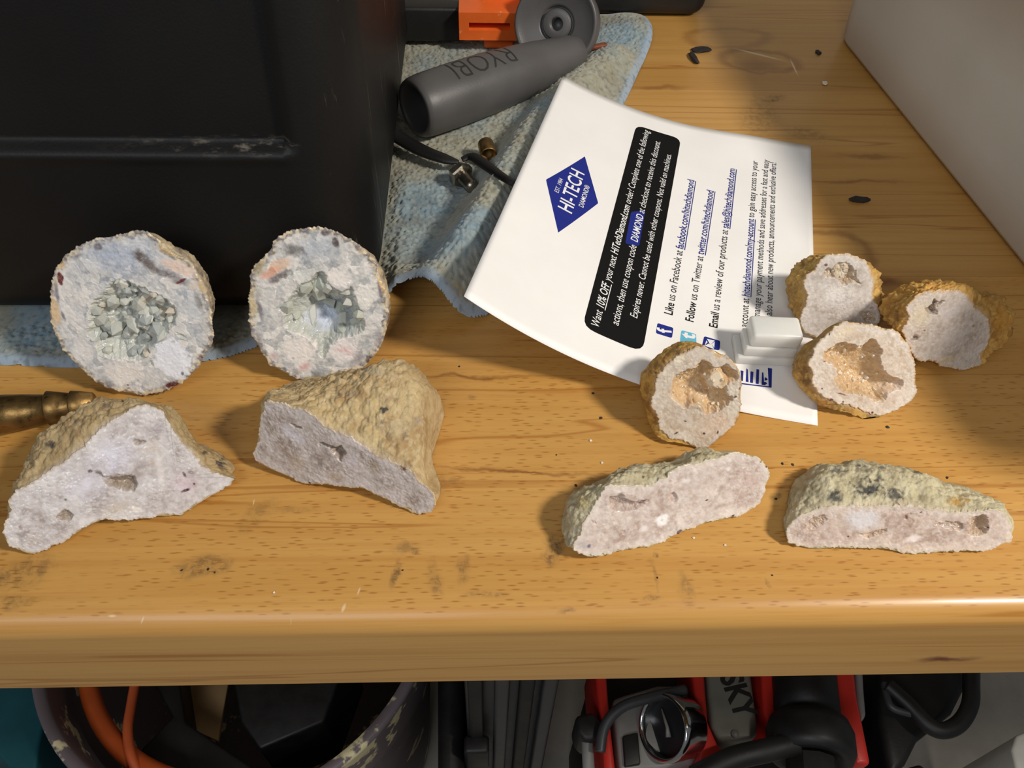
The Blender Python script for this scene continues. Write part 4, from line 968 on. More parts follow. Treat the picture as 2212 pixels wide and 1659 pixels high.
# ------------------------------------------------------------------ towel
def towel():
    px = [(-60,778),(60,782),(130,786),(300,782),(460,772),(545,745),(640,705),(760,665),(835,645),(870,636),(905,642),(940,665),(985,692),(1035,686),(1080,660),(1120,600),(1200,480),(1290,330),(1345,225),(1372,170),(1395,120),(1412,80),(1403,40),(1365,26),(1285,30),(1180,10),(1000,-20),(800,-40)]
    w = [P(x, y, 0.002)[:2] for x, y in px] + [np.array((-0.075, 0.40)), np.array((-0.075, 0.22)), np.array((-0.18, 0.215)), np.array((-0.19, 0.19))]
    poly = chaikin(np.array(w), 2)
    st = 0.00046
    xs = np.arange(poly[:, 0].min() - st, poly[:, 0].max() + 2 * st, st); ys = np.arange(poly[:, 1].min() - st, poly[:, 1].max() + 2 * st, st)
    X, Y = np.meshgrid(xs, ys); g = np.stack([X.ravel(), Y.ravel()], 1)
    s = sdf(g, poly)
    # snap just-outside vertices on to the outline
    nx, ny = len(xs), len(ys)
    idx = np.arange(nx * ny).reshape(ny, nx)
    q = np.stack([idx[:-1, :-1], idx[:-1, 1:], idx[1:, 1:], idx[1:, :-1]], -1).reshape(-1, 4)
    q = q[(s[q].mean(1) > 0)]
    gx = np.gradient(s.reshape(ny, nx), st); gr = np.stack([gx[1].ravel(), gx[0].ravel()], 1)
    gr /= np.linalg.norm(gr, axis=1)[:, None] + 1e-9
    mv = (s < 0) | (s < 0.3 * st)
    gm = g.copy(); gm[mv] = g[mv] - gr[mv] * s[mv][:, None]
    use = np.unique(q); re = -np.ones(nx * ny, np.int64); re[use] = np.arange(len(use)); q = re[q]
    p = gm[use]; sd = np.clip(s[use], 0, None)
    p3 = np.c_[p / MM, np.zeros(len(p))]
    def seg_d(a, b):
        e = b - a; t = np.clip(((p - a) @ e) / (e @ e), 0, 1); d = p - a - t[:, None] * e
        side = (p[:, 0] - a[0]) * e[1] - (p[:, 1] - a[1]) * e[0]
        return np.linalg.norm(d, axis=1), t, side
    h = np.full(len(p), 2.4) + fbm(p3 * 0.035, 3, 5) * 0.9
    crest = [(P(1330, 110, .008)[:2], 7), (P(1240, 175, .012)[:2], 10), (P(1160, 265, .014)[:2], 13), (P(1090, 380, .017)[:2], 17), (P(1010, 505, .020)[:2], 19), (P(955, 610, .012)[:2], 10), (P(960, 680, .003)[:2], 3)]
    rid = np.zeros(len(p))
    for (a, ha), (b, hb) in zip(crest[:-1], crest[1:]):
        d, t, side = seg_d(a, b)
        wdt = np.where(side > 0, 0.0105, 0.0085)
        k = np.exp(-(d / wdt) ** 2.4) * (ha * (1 - t) + hb * t)
        rid = np.maximum(rid, k)
    h = np.maximum(h, 0) + rid
    for (cx, cy, rx, hh) in [(880, 640, .011, 5.0), (800, 420, .012, 3.0), (850, 560, .014, 2.5), (905, 430, .02, 1.0), (1385, 60, .012, 3.0)]:
        c = P(cx, cy, 0.003)[:2]; h += hh * np.exp(-(np.linalg.norm(p - c, axis=1) / rx) ** 2)
    under = (p[:, 0] < -0.034) & (p[:, 1] > 0.174)
    keep = np.clip((p[:, 0] + 0.034) / 0.006, 0, 1); keep = np.where(p[:, 1] < 0.172, np.clip((0.176 - p[:, 1]) / 0.004, 0, 1), keep)
    h = np.where(under, np.minimum(h, 2.0), h * keep + np.minimum(h, 2.0) * (1 - keep))
    flat = np.clip((-0.05 - p[:, 0]) / 0.02, 0, 1); h = h * (1 - flat) + np.minimum(h, 2.0) * flat
    hem = np.exp(-((sd - 0.0016) / 0.0012) ** 2)
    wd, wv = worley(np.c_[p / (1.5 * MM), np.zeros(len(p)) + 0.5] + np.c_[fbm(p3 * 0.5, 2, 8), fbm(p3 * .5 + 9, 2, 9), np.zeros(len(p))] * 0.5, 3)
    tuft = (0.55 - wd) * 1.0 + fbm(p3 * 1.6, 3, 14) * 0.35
    inner = np.clip((sd - 0.0022) / 0.0015, 0, 1)
    lift = np.where(under, 0.0, 1.0)
    z = h - 2.2 * (1 - np.sqrt(np.clip(sd / 0.0022, 0, 1))) + tuft * 1.45 * inner * lift + hem * 0.25 + 0.1
    z = np.maximum(z, 0.15)
    z = np.where(under, np.minimum(z, 2.6), z)
    V = np.c_[p, z * MM]
    n1 = np.clip(fbm(p3 * 0.045, 4, 31) * 2.0 + 0.72, 0, 1)[:, None]
    blue, dirt, pale = np.array(srgb(126, 152, 166)), np.array(srgb(156, 152, 130)), np.array(srgb(176, 180, 172))
    col = blue * (1 - n1) + dirt * n1
    n2 = np.clip(fbm(p3 * 0.6, 3, 33) + 0.4, 0, 1)[:, None] * 0.5
    col = col * (1 - n2) + pale * n2
    dk = np.clip(fbm(p3 * 0.09, 4, 37) * 2 - 0.35, 0, 1)[:, None] * 0.5
    col = col * (1 - dk) + np.array(srgb(92, 84, 70)) * dk
    cl = P(1000, 120, .003)[:2]
    hemk = np.clip(1 - sd / 0.0032, 0, 1)[:, None] ** 0.5
    col = col * (1 - hemk) + np.array(srgb(156, 176, 196)) * hemk
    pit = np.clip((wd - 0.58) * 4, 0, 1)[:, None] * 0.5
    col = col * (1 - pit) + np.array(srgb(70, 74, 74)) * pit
    t = NT('terry_cloth')
    c = t.attr('Col')
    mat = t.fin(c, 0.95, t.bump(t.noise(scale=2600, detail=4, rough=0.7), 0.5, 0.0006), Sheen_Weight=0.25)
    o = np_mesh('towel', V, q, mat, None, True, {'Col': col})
    tag(o, 'dirty light blue terry cleaning towel bunched into a ridge beside the black housing', 'towel')
    return o
towel()

# ------------------------------------------------------------------ printed sheet
INK = {}
def ink(name, col, rough=0.7):
    if name not in INK: INK[name] = plastic('ink_' + name, col, rough, 0.04, 300, 0.0, Specular_IOR_Level=0.2)
    return INK[name]
def paper_mat():
    t = NT('paper')
    n = t.noise(scale=40, detail=4)
    c = t.mix(t.step(n, 0.3, 0.7), srgb(240, 238, 236), srgb(246, 244, 242))
    return t.fin(c, 0.55, t.bump(t.noise(scale=900, detail=3), 0.06, 0.0003))
cA, cB, cC, cD = P(1216, 165, .018), P(1002, 641, .030), P(1766, 920, .0), P(1751, 317, .0)
SW, SL = 139.7, 107.95
def sheet(u, v, lift=0.0):
    """u, v in mm: u along the writing from the near edge, v down the page from the raised edge"""
    u = np.asarray(u, float) / SW; v = np.asarray(v, float) / SL
    l = cB + (cA - cB) * u[..., None]; r = cC + (cD - cC) * u[..., None]
    p = l + (r - l) * v[..., None]
    k = np.clip(1 - v, 0, 1) ** 2.5
    p[..., 2] = l[..., 2] * k + 0.00018 + lift + 0.0012 * np.exp(-((u - 1) / 0.12) ** 2) * np.exp(-((v - 0.75) / 0.2) ** 2)
    return p
_gu, _gv = np.meshgrid(np.linspace(-4, SW + 4, 330), np.linspace(-4, SL + 4, 260))
_gp = np.stack(project(sheet(_gu, _gv).reshape(-1, 3)), 1)
def uv_of(x, y):
    k = np.argmin((_gp[:, 0] - x) ** 2 + (_gp[:, 1] - y) ** 2)
    return _gu.ravel()[k], _gv.ravel()[k]
def sx(cx, cy): return 1000 + 0.47 * cx, 150 + 0.47 * cy      # coordinates read off an enlarged view
PAPER = empty('printed_sheet', 'white printed coupon sheet with blue diamond logo and black banner', 'paper', loc=(0.07, 0.21, 0))
nu, nv = 40, 60
U_, V_ = np.meshgrid(np.linspace(0, SW, nu), np.linspace(0, SL, nv))
top = sheet(U_, V_).reshape(-1, 3); bot = sheet(U_, V_, -0.00010).reshape(-1, 3)
ii = np.arange(nu * nv).reshape(nv, nu)
qt = np.stack([ii[:-1, :-1], ii[1:, :-1], ii[1:, 1:], ii[:-1, 1:]], -1).reshape(-1, 4)
rim = np.concatenate([ii[0, :], ii[1:, -1], ii[-1, -2::-1], ii[-2:0:-1, 0]])
rj = np.roll(rim, -1); N0 = nu * nv
np_mesh('paper_sheet', np.vstack([top, bot]), [qt, qt[:, ::-1] + N0, np.stack([rim, rj, rj + N0, rim + N0], 1)], paper_mat(), PAPER, True)

def text_geo(s, bold=0.0, shear=0.0):
    cu = bpy.data.curves.new('t', 'FONT'); cu.body = s; cu.offset = bold; cu.shear = shear; cu.resolution_u = 3; cu.fill_mode = 'FRONT'
    o = bpy.data.objects.new('t', cu); COL.objects.link(o)
    dg = bpy.context.evaluated_depsgraph_get()
    me = bpy.data.meshes.new_from_object(o.evaluated_get(dg))
    v = np.zeros(len(me.vertices) * 3); me.vertices.foreach_get('co', v); v = v.reshape(-1, 3)[:, :2]
    f = [list(p.vertices) for p in me.polygons]
    bpy.data.objects.remove(o); bpy.data.curves.remove(cu); bpy.data.meshes.remove(me)
    return v, f

def poly_obj(name, uv, faces, mat, lift, parent):
    p = sheet(uv[:, 0], uv[:, 1], lift) - parent_origin(parent)
    me = bpy.data.meshes.new(name); me.from_pydata([tuple(x) for x in p], [], faces); me.materials.append(mat)
    o = bpy.data.objects.new(name, me); link(o, parent); return o

def write_line(segs, start, end, hk=1.22, lift=0.00012, name='printed_line'):
    """segs: (text, bold, shear, ink, underline); start and end of the baseline as points of the enlarged view"""
    u0, v0 = uv_of(*sx(*start)); u1, v1 = uv_of(*sx(*end))
    x = 0.0; parts = []
    for (s, b, sh, mt, un) in segs:
        v, f = text_geo(s, b, sh)
        parts.append((v + [x, 0], f, mt, un, x, x + v[:, 0].max()))
        x += v[:, 0].max() + (0.28 if s.endswith(' ') or True else 0)
    tot = x - 0.28
    d = np.array([u1 - u0, v1 - v0]); L = np.linalg.norm(d); d /= L; nn = np.array([d[1], -d[0]])   # towards the top of the page
    k = L / tot
    for v, f, mt, un, xa, xb in parts:
        if un:
            n0 = len(v); v = np.vstack([v, [(xa, -.17), (xb, -.17), (xb, -.10), (xa, -.10)]]); f = f + [[n0, n0 + 1, n0 + 2, n0 + 3]]
        uv = np.array([u0, v0]) + (v[:, :1] * k) * d + (v[:, 1:] * k * hk) * nn
        poly_obj(name, uv, f, mt, lift, PAPER)

def rect_poly(pts, mat, lift, name, r=0.0, parent=PAPER):
    uv = np.array([uv_of(*sx(*p)) for p in pts])
    if r:
        c = []
        n = len(uv)
        for k in range(n):
            a, b, d = uv[k - 1], uv[k], uv[(k + 1) % n]
            e1 = (a - b) / np.linalg.norm(a - b); e2 = (d - b) / np.linalg.norm(d - b)
            for t in np.linspace(0, 1, 7):
                c.append((1 - t) ** 2 * (b + e1 * r) + 2 * t * (1 - t) * b + t * t * (b + e2 * r))
        uv = np.array(c)
    # triangulated finely enough to follow the bend
    cen = uv.mean(0); n = len(uv)
    ed = resample(uv, 160); rings = [cen + (ed - cen) * t for t in np.linspace(0, 1, 14)[1:]]
    V = np.vstack([[cen]] + rings); f = [[0, 1 + i, 1 + (i + 1) % 160] for i in range(160)]
    for k in range(12):
        o0, o1 = 1 + k * 160, 1 + (k + 1) * 160
        f += [[o0 + i, o1 + i, o1 + (i + 1) % 160, o0 + (i + 1) % 160] for i in range(160)]
    return poly_obj(name, V, f, mat, lift, parent)

iw, ik, ig, ib = ink('white', srgb(236, 236, 236)), ink('black', srgb(12, 12, 12)), ink('grey', srgb(58, 58, 62)), ink('blue', srgb(32, 44, 132))
rect_poly([(797, 255), (1003, 318), (822, 1300), (548, 1178)], ik, 0.00005, 'banner', 4.0)
rect_poly([(772, 656), (838, 648), (812, 812), (748, 800)], ib, 0.00008, 'code_box', 1.0)
rect_poly([(562, 400), (384, 508), (437, 752), (623, 616)], ib, 0.00005, 'logo_diamond')
S_ = 0.22
write_line([('Want', 0, S_, iw, 0), ('10% OFF', .012, S_, iw, 1), ('your next', 0, S_, iw, 0), ('HiTechDiamond.com', .012, S_, iw, 0), ('order? Complete one of the following', 0, S_, iw, 0)], (622, 1192), (857, 283))
write_line([('actions, then use coupon code', 0, S_, iw, 0), (' DIAMOND ', .012, S_, iw, 0), ('at checkout to receive this discount.', 0, S_, iw, 0)], (716, 1184), (909, 335))
write_line([('Expires never. Cannot be used with other coupons. Not valid on machines.', 0, S_, iw, 0)], (802, 1148), (959, 395))
write_line([('Like', .012, 0, ik, 0), ('us on Facebook at', 0, 0, ig, 0), ('facebook.com/hitechdiamond', .008, 0, ib, 1)], (960, 1132), (1062, 513))
write_line([('Follow', .012, 0, ik, 0), ('us on Twitter at', 0, 0, ig, 0), ('twitter.com/hitechdiamond', .008, 0, ib, 1)], (1062, 1166), (1150, 560))
write_line([('Email', .012, 0, ik, 0), ('us a review of our products at', 0, 0, ig, 0), ('sales@hitechdiamond.com', .008, 0, ib, 1)], (1170, 1192), (1251, 460))
write_line([('Create an account at', 0, 0, ig, 0), ('hitechdiamond.com/my-account', .008, 0, ib, 1), ('to gain easy access to your', 0, 0, ig, 0)], (1296, 1330), (1357, 425))
write_line([('manage your payment methods and save addresses for a fast and easy', 0, 0, ig, 0)], (1364, 1142), (1408, 418))
write_line([("'ll also hear about new products, announcements and exclusive offers!", 0, 0, ig, 0)], (1418, 1160), (1442, 432))
write_line([('EST. 1984', 0, 0, iw, 0)], (437, 571), (458, 508), 1.05, name='logo_lettering')
write_line([('HI-TECH', .012, 0, iw, 0)], (499, 668), (557, 482), 1.12, name='logo_lettering')
write_line([('DIAMOND®', .008, 0, iw, 0)], (555, 640), (582, 540), 1.1, name='logo_lettering')
def icon(pts, mat, nm): return rect_poly(pts, mat, 0.00005, nm, 0.7)
icon([(893, 1166), (970, 1186), (962, 1234), (888, 1214)], ib, 'social_icon')
icon([(1005, 1198), (1075, 1215), (1072, 1260), (996, 1250)], ink('sky', srgb(96, 184, 216)), 'social_icon')
icon([(1108, 1228), (1182, 1246), (1178, 1294), (1100, 1276)], ib, 'social_icon')
write_line([('f', .03, 0, iw, 0)], (954, 1214), (957, 1193), 1.15, 0.00012, 'icon_glyph')
write_line([('t', .04, 0, iw, 0)], (1064, 1244), (1066, 1222), 1.15, 0.00012, 'icon_glyph')
rect_poly([(1118, 1240), (1160, 1250), (1157, 1284), (1110, 1272)], iw, 0.00010, 'icon_glyph')
for a, b in (((1118, 1240), (1136, 1268)), ((1136, 1268), (1158, 1251)), ((1112, 1270), (1128, 1258)), ((1156, 1283), (1142, 1264))):
    dx, dy = (b[1] - a[1]), -(b[0] - a[0]); ln = math.hypot(dx, dy); dx, dy = dx / ln * 1.6, dy / ln * 1.6
    rect_poly([(a[0] + dx, a[1] + dy), (b[0] + dx, b[1] + dy), (b[0] - dx, b[1] - dy), (a[0] - dx, a[1] - dy)], ib, 0.00014, 'icon_line')
# list icon: frame and bars
for q in [[(1402, 1372), (1418, 1376), (1418, 1464), (1402, 1460)], [(1270, 1440), (1416, 1458), (1416, 1464), (1270, 1446)]]:
    rect_poly(q, ib, 0.00006, 'list_icon_frame')
for x, y0, y1 in ((1282, 1382, 1430), (1306, 1376, 1436), (1327, 1390, 1440), (1354, 1378, 1444), (1376, 1392, 1450)):
    rect_poly([(x - 5, y0), (x + 6, y0 + 2), (x + 6, y1 + 2), (x - 5, y1)], ib, 0.00006, 'list_icon_bar')
for x, y in ((1392, 1424), (1388, 1444)):
    rect_poly([(x - 8, y), (x - 4, y + 6), (x + 4, y + 6), (x + 8, y), (x + 4, y - 6), (x - 4, y - 6)], ib, 0.00006, 'list_icon_dot')

# ------------------------------------------------------------------ small white plastic spacer on the sheet
def poly_plastic():
    t = NT('milky_plastic')
    c = t.mix(t.noise(scale=200), srgb(226, 226, 222), srgb(238, 238, 234))
    m = t.fin(c, 0.32, None, Subsurface_Weight=0.5, Subsurface_Scale=0.003, Transmission_Weight=0.12)
    t.b.inputs['Subsurface Radius'].default_value = (1.0, 1.0, 1.0)
    return m
MILKY = poly_plastic()
def rbox(name, c, size, mat, parent, rz=0.0, bev=0.001, seg=3):
    bm = bmesh.new(); add_box(bm, c, size, Matrix.Rotation(rz, 3, 'Z'))
    return bm_obj(name, bm, mat, parent, True, bev, seg, 0.7)
cp = P(1655, 800, 0.0004)
sp = empty('plastic_spacer', 'small milky white stepped plastic spacer standing on the printed sheet', 'plastic part', loc=(cp[0], cp[1] + .006, 0.0004))
rbox('foot', cp + [0, .0065, .0018], (0.0178, 0.0098, 0.0034), MILKY, sp, -.06, .0008)
rbox('neck', cp + [0.0008, .0066, .0050], (0.0156, 0.0086, 0.0040), MILKY, sp, -.06, .0006)
rbox('head', cp + [0.0016, .0072, .0092], (0.0150, 0.0088, 0.0056), MILKY, sp, -.06, .0012)

# ------------------------------------------------------------------ white bin at the right
def bin_():
    t = NT('white_polyethylene')
    c = t.mix(t.step(t.noise(scale=14, detail=4), 0.3, 0.7), srgb(206, 202, 192), srgb(216, 212, 203))
    mat = t.fin(c, 0.42, t.bump(t.noise(scale=240, detail=3), 0.05, 0.0006))
    a, b = P(1797, 58, 0.002), P(2212, 572, 0.002)
    d = (a - b)[:2]; d /= np.linalg.norm(d); nrm = np.array([d[1], -d[0]])      # towards the bin's inside (+x)
    back = a[:2]; front = b[:2] - d * 0.10
    L = np.linalg.norm(back - front); Wd, Hh, rc = 0.19, 0.086, 0.016
    root = empty('storage_bin', 'large smooth white plastic bin with rounded corners at right', 'bin', loc=(*((back + front) / 2 + nrm * Wd / 2), 0))
    rows = []
    prof = [(0.0005, .004), (0.0008, .0015), (0.003, 0.0), (0.02, -.0008), (Hh * .5, -.003), (Hh - .006, -.0062), (Hh - .005, -.0095), (Hh, -.0098), (Hh + .0008, -.008), (Hh, -.0065), (Hh - .004, -.004), (Hh * .5, -.0005), (.005, .003), (.0032, .012)]
    for z, ins in prof:
        pts = []
        x0, x1, y0, y1 = ins, Wd - ins, ins, L - ins
        r = max(rc - max(ins, 0), .004)
        for cx, cy, a0 in ((x0 + r, y1 - r, 90), (x0 + r, y0 + r, 180), (x1 - r, y0 + r, 270), (x1 - r, y1 - r, 0)):
            for k in range(9):
                an = math.radians(a0 + k * 90 / 8); q = front + nrm * (cx + r * math.cos(an)) + d * (cy + r * math.sin(an)); pts.append((q[0], q[1], z))
        rows.append(pts)
    n = len(rows[0]); V = np.array(rows).reshape(-1, 3); i = np.arange(n); j = (i + 1) % n
    F = [np.concatenate([np.stack([k * n + i, k * n + j, (k + 1) * n + j, (k + 1) * n + i], 1) for k in range(len(rows) - 1)])]
    m0 = len(V); cen = (back + front) / 2 + nrm * Wd / 2
    V = np.vstack([V, [[*cen, 0.0005]], [[*cen, 0.0032]]]); Lr = (len(rows) - 1) * n
    F.append(np.concatenate([np.stack([j, i, np.full(n, m0)], 1), np.stack([Lr + i, Lr + j, np.full(n, m0 + 1)], 1)]))
    np_mesh('tub', V, F, mat, root, True)
bin_()

# ------------------------------------------------------------------ grey lettered tube
GREYP = plastic('grey_plastic', srgb(86, 84, 84), 0.42, 0.08, 60, 0.06, 1500)
GREYD = plastic('grey_engraved', srgb(40, 38, 38), 0.6, 0.08)
def grip():
    a, b = P(893, 236, .0150), P(1252, 112, .0105)
    L = np.linalg.norm(b - a); ax = (b - a) / L
    root = empty('grip_sleeve', 'hollow dark grey tapered plastic sleeve with engraved lettering lying on the towel', 'tool part', loc=(a[0], a[1], 0.003))
    r0 = 0.0112
    prof = [(0.030, .0001), (0.030, .0078), (0.006, .0082), (0.0015, .0084), (0.0004, .0088), (0, .0096), (0.0006, .0106), (0.0022, .0112), (0.006, .0116), (.02, .0118), (.035, .0116), (.05, .0108), (.062, .0098), (.07, .0088), (L - .006, .0080), (L - .002, .0070), (L, .005), (L, .0001)]
    body = lathe_mesh('sleeve', a, ax, prof, GREYP, root, 72)
    pr = np.array(prof[8:15])
    v, f = text_geo('RYOBI', -0.014, 0.0)
    tb = bmesh.new(); tv = [tb.verts.new((float(a_), float(b_), 0)) for a_, b_ in v]
    for ff in f:
        try: tb.faces.new([tv[q] for q in ff])
        except ValueError: pass
    bmesh.ops.triangulate(tb, faces=tb.faces)
    for _ in range(3):
        lg = [e for e in tb.edges if e.calc_length() > 0.12]
        if lg: bmesh.ops.subdivide_edges(tb, edges=lg, cuts=1)
    bmesh.ops.triangulate(tb, faces=tb.faces)
    tb.verts.index_update()
    v = np.array([q.co[:2] for q in tb.verts]); f = [[q.index for q in ff.verts] for ff in tb.faces]; tb.free()
    # fine enough lettering wrapped on to the upper side, read from behind the bench
    w = v[:, 0].max(); k = 0.030 / w; s0 = 0.0465
    _, u, wv = frame_from(ax)
    t = s0 - v[:, 0] * k
    rr = np.interp(t, pr[:, 0], pr[:, 1]) + 0.00008
    ang = -0.30 + v[:, 1] * k * 1.35 / 0.0115
    pos = a + ax * t[:, None] + (np.cos(ang) * rr)[:, None] * u + (np.sin(ang) * rr)[:, None] * wv
    pos = pos - parent_origin(body)
    me = bpy.data.meshes.new('lettering'); me.from_pydata([tuple(q) for q in pos], [], f); me.materials.append(GREYD)
    link(bpy.data.objects.new('lettering', me), body)
grip()

# ------------------------------------------------------------------ bar clamp, disc and other tools on the towel
BLKP = plastic('black_plastic', srgb(26, 25, 25), 0.5, 0.2, 80, 0.1, 900)
ORANGE = plastic('orange_plastic', srgb(246, 112, 44), 0.4, 0.08, 90, 0.05, 900, dirt=(srgb(240, 200, 170), 0.62, 0.75))
def clamp():
    c = P(1000, 62, .011)
    root = empty('bar_clamp', 'black bar clamp with bright orange slotted jaw lying at the back of the towel', 'clamp', loc=(c[0], c[1], .003))
    y = c[1]
    rbox('bar', (c[0] - .075, y + .004, .0125), (0.152, .009, .0150), BLKP, root, 0, .0015)
    o = (c[0] + .0115, y, .0150)
    # slotted orange block built as a frame of four bars and a back plate
    j = empty('jaw', None, None); j.parent = root; j.location = (0, 0, 0)
    W, H, D = .026, .0120, .012
    bm = bmesh.new()
    sx_, sz_ = .0175, .0034
    add_box(bm, (o[0], o[1], o[2] + (H + sz_) / 4), (W, D, (H - sz_) / 2)); add_box(bm, (o[0], o[1], o[2] - (H + sz_) / 4), (W, D, (H - sz_) / 2))
    add_box(bm, (o[0] - (W + sx_) / 4, o[1], o[2]), ((W - sx_) / 2, D, sz_)); add_box(bm, (o[0] + (W + sx_) / 4, o[1], o[2]), ((W - sx_) / 2, D, sz_))
    add_box(bm, (o[0], o[1] + D * .3, o[2]), (sx_ * 1.01, D * .4, sz_ * 1.01))
    bpy.data.objects.remove(j)
    jaw = bm_obj('jaw', bm, ORANGE, root, False)
    bm = bmesh.new(); add_box(bm, (o[0] + .004, o[1] + .004, .0065), (.013, .012, .0070)); bm_obj('jaw_foot', bm, ORANGE, root, True, .0012, 2, .7)
    bm = bmesh.new(); add_box(bm, (o[0] + .006, o[1] + .012, .021), (.016, .010, .018)); add_box(bm, (o[0] + .001, o[1] + .016, .028), (.010, .010, .014)); bm_obj('trigger', bm, ORANGE, root, True, .0012, 2, .7)
clamp()
def handle2():
    c = P(860, 10, .012)
    root = empty('tool_handle', 'black tool handle end lying behind the bar clamp', 'tool', loc=(c[0], c[1], .003))
    pts = [P(640, 0, .012), P(780, 2, .012), P(900, 2, .012), P(960, 2, .012), P(984, 2, .012)]
    pts = [q + [0, .012, 0] for q in pts]
    tube('grip', pts, [.0095, .0095, .0095, .0090, .0030], BLKP, root, 20)
handle2()
def disc():
    c = P(1200, 52, .021)
    ax = np.array([-0.30, -0.86, 0.42]); ax /= np.linalg.norm(ax)
    root = empty('round_knob', 'round dark grey plastic knob with stepped hub and centre hole at the towel top', 'knob', loc=(c[0], c[1], .003))
    R = .0178
    prof = [(-.011, .0001), (-.011, R * .86), (-.009, R * .97), (-.003, R * 1.0), (0.0006, R * .985), (.0012, R * .95), (.0004, R * .90), (-.0010, R * .66), (-.0018, R * .50), (-.0020, R * .45), (-.0022, R * .40), (-.0040, R * .395), (-.0040, R * .345), (-.0014, R * .33), (-.0012, R * .31), (-.0014, R * .17), (-.0014, R * .15), (-.008, R * .145), (-.008, .0001)]
    lathe_mesh('knob_body', c, ax, prof, GREYP, root, 80)
disc()
def case():
    a, b = P(1285, 42, 0.0), P(1522, 46, 0.0)
    cx = (a[0] + b[0]) / 2 - .012; w = b[0] - a[0] + .024; y0 = a[1]
    root = empty('perforated_case', 'black plastic case with small vent holes at the photo top', 'case', loc=(cx, y0 + .03, 0))
    bm = bmesh.new(); add_box(bm, (cx, y0 + .03, .0305), (w, .06, .060)); body = bm_obj('case_body', bm, BLKP, root, True, .007, 5, .6)
    hole = plastic('hole_dark', (0.002, 0.002, 0.002), 0.9)
    for k in range(9):
        for r in range(2):
            lathe_mesh('vent_hole', (cx - w / 2 + .012 + k * .0075 + r * .0037, y0 + .0002, .013 + r * .006), (0, -1, 0), [(0, .0016), (.0003, .0014), (.0003, .00001)], hole, body, 14)
case()
BRASS = plastic('brass', srgb(146, 116, 70), 0.42, 0.25, 150, 0.15, 900, dirt=(srgb(60, 46, 30), 0.5, 0.75), Metallic=0.9)
STEEL = plastic('steel', srgb(150, 142, 128), 0.3, 0.25, 200, 0.1, 900, dirt=(srgb(50, 46, 40), 0.55, 0.75), Metallic=0.9)
def brass_sleeve():
    c = P(1052, 322, .0085)
    ax = np.array([0.12, -0.80, 0.02]); ax /= np.linalg.norm(ax)
    o = lathe_mesh('brass_ferrule', c - ax * .0035, ax, [(0, .0001), (0, .0026), (.0003, .0030), (.0075, .0031), (.0078, .0029), (.0075, .0026), (.001, .0024), (.001, .0001)], BRASS, None, 40)
    tag(o, 'tiny hollow brass ferrule on the towel below the grey sleeve', 'ferrule')
brass_sleeve()
def bolt():
    c = P(1003, 385, .008)
    ax = np.array([0.40, -0.75, 0.05]); ax /= np.linalg.norm(ax)
    root = empty('hex_bolt', 'short steel bolt with dull hex head lying against the towel ridge', 'bolt', loc=(c[0], c[1], .003))
    lathe_mesh('head', c - ax * .0045, ax, [(0, .0001), (0, .0040), (.0006, .0046), (.0032, .0046), (.0038, .0040), (.0038, .0001)], STEEL, root, 6, smooth=False)
    pr = [(0, .0001), (0, .0022)]
    for k in range(9): pr += [(.0002 + k * .0008, .0026), (.0006 + k * .0008, .0022)]
    pr += [(.0080, .0020), (.0080, .0001)]
    lathe_mesh('thread', c - ax * .0008, ax, pr, STEEL, root, 24)
bolt()
def strap():
    pts = [P(838, 216, .012), P(816, 226, .0115), P(803, 250, .011), P(845, 286, .0085), P(905, 322, .008), P(960, 343, .008), P(990, 350, .008)]
    o = tube('rubber_strap', pts, [.0014, .0020, .0026, .0028, .0027, .0022, .0008], BLKP, None, 14, 0.55, n=60)
    tag(o, 'thicker black rubber strap curving over the towel in front of the grey sleeve', 'strap')
    pts = [P(998, 345, .0095), P(1018, 338, .0105), P(1040, 350, .0140), P(1065, 368, .0190), P(1090, 385, .0230), P(1114, 398, .0235)]
    o = tube('cable_tie', pts, [.0012, .0018, .0020, .0017, .0014, .0012], BLKP, None, 12, 0.5, n=50)
    tag(o, 'thin black cable tie passing the brass ferrule and going under the sheet', 'cable tie')
strap()
def barb():
    a, b = P(-60, 903, .0054), P(206, 870, .0036)
    L = np.linalg.norm(b - a); ax = (b - a) / L
    k = L / 266.0
    pr = [(0, .0001), (0, .0052)]
    for x0, x1, r0, r1 in ((0, 62, .0050, .0046), (64, 160, .0054, .0040), (162, 212, .0049, .0036), (214, 262, .0042, .0030)):
        pr += [(x0 * k, r0 - .0004), (x0 * k + .0003, r0), ((x0 + x1) / 2 * k, (r0 + r1) / 2 + .0001), (x1 * k, r1)]
    pr += [(266 * k, .0024), (266 * k, .0014), (262 * k, .0012), (262 * k, .0001)]
    o = lathe_mesh('barbed_fitting', a, ax, pr, BRASS, None, 40)
    tag(o, 'tarnished brass barbed hose fitting at the left frame edge', 'hose fitting')
barb()
c = P(1292, 100, .0075)
bm = bmesh.new(); add_box(bm, c, (.0082, .0026, .0016), Matrix.Rotation(.35, 3, 'Z')); o = bm_obj('copper_scrap', bm, plastic('rusty_copper', srgb(132, 74, 48), 0.6, .3, 300), None, True, .0004)
tag(o, 'small rusty copper coloured scrap at the end of the grey sleeve', 'scrap')

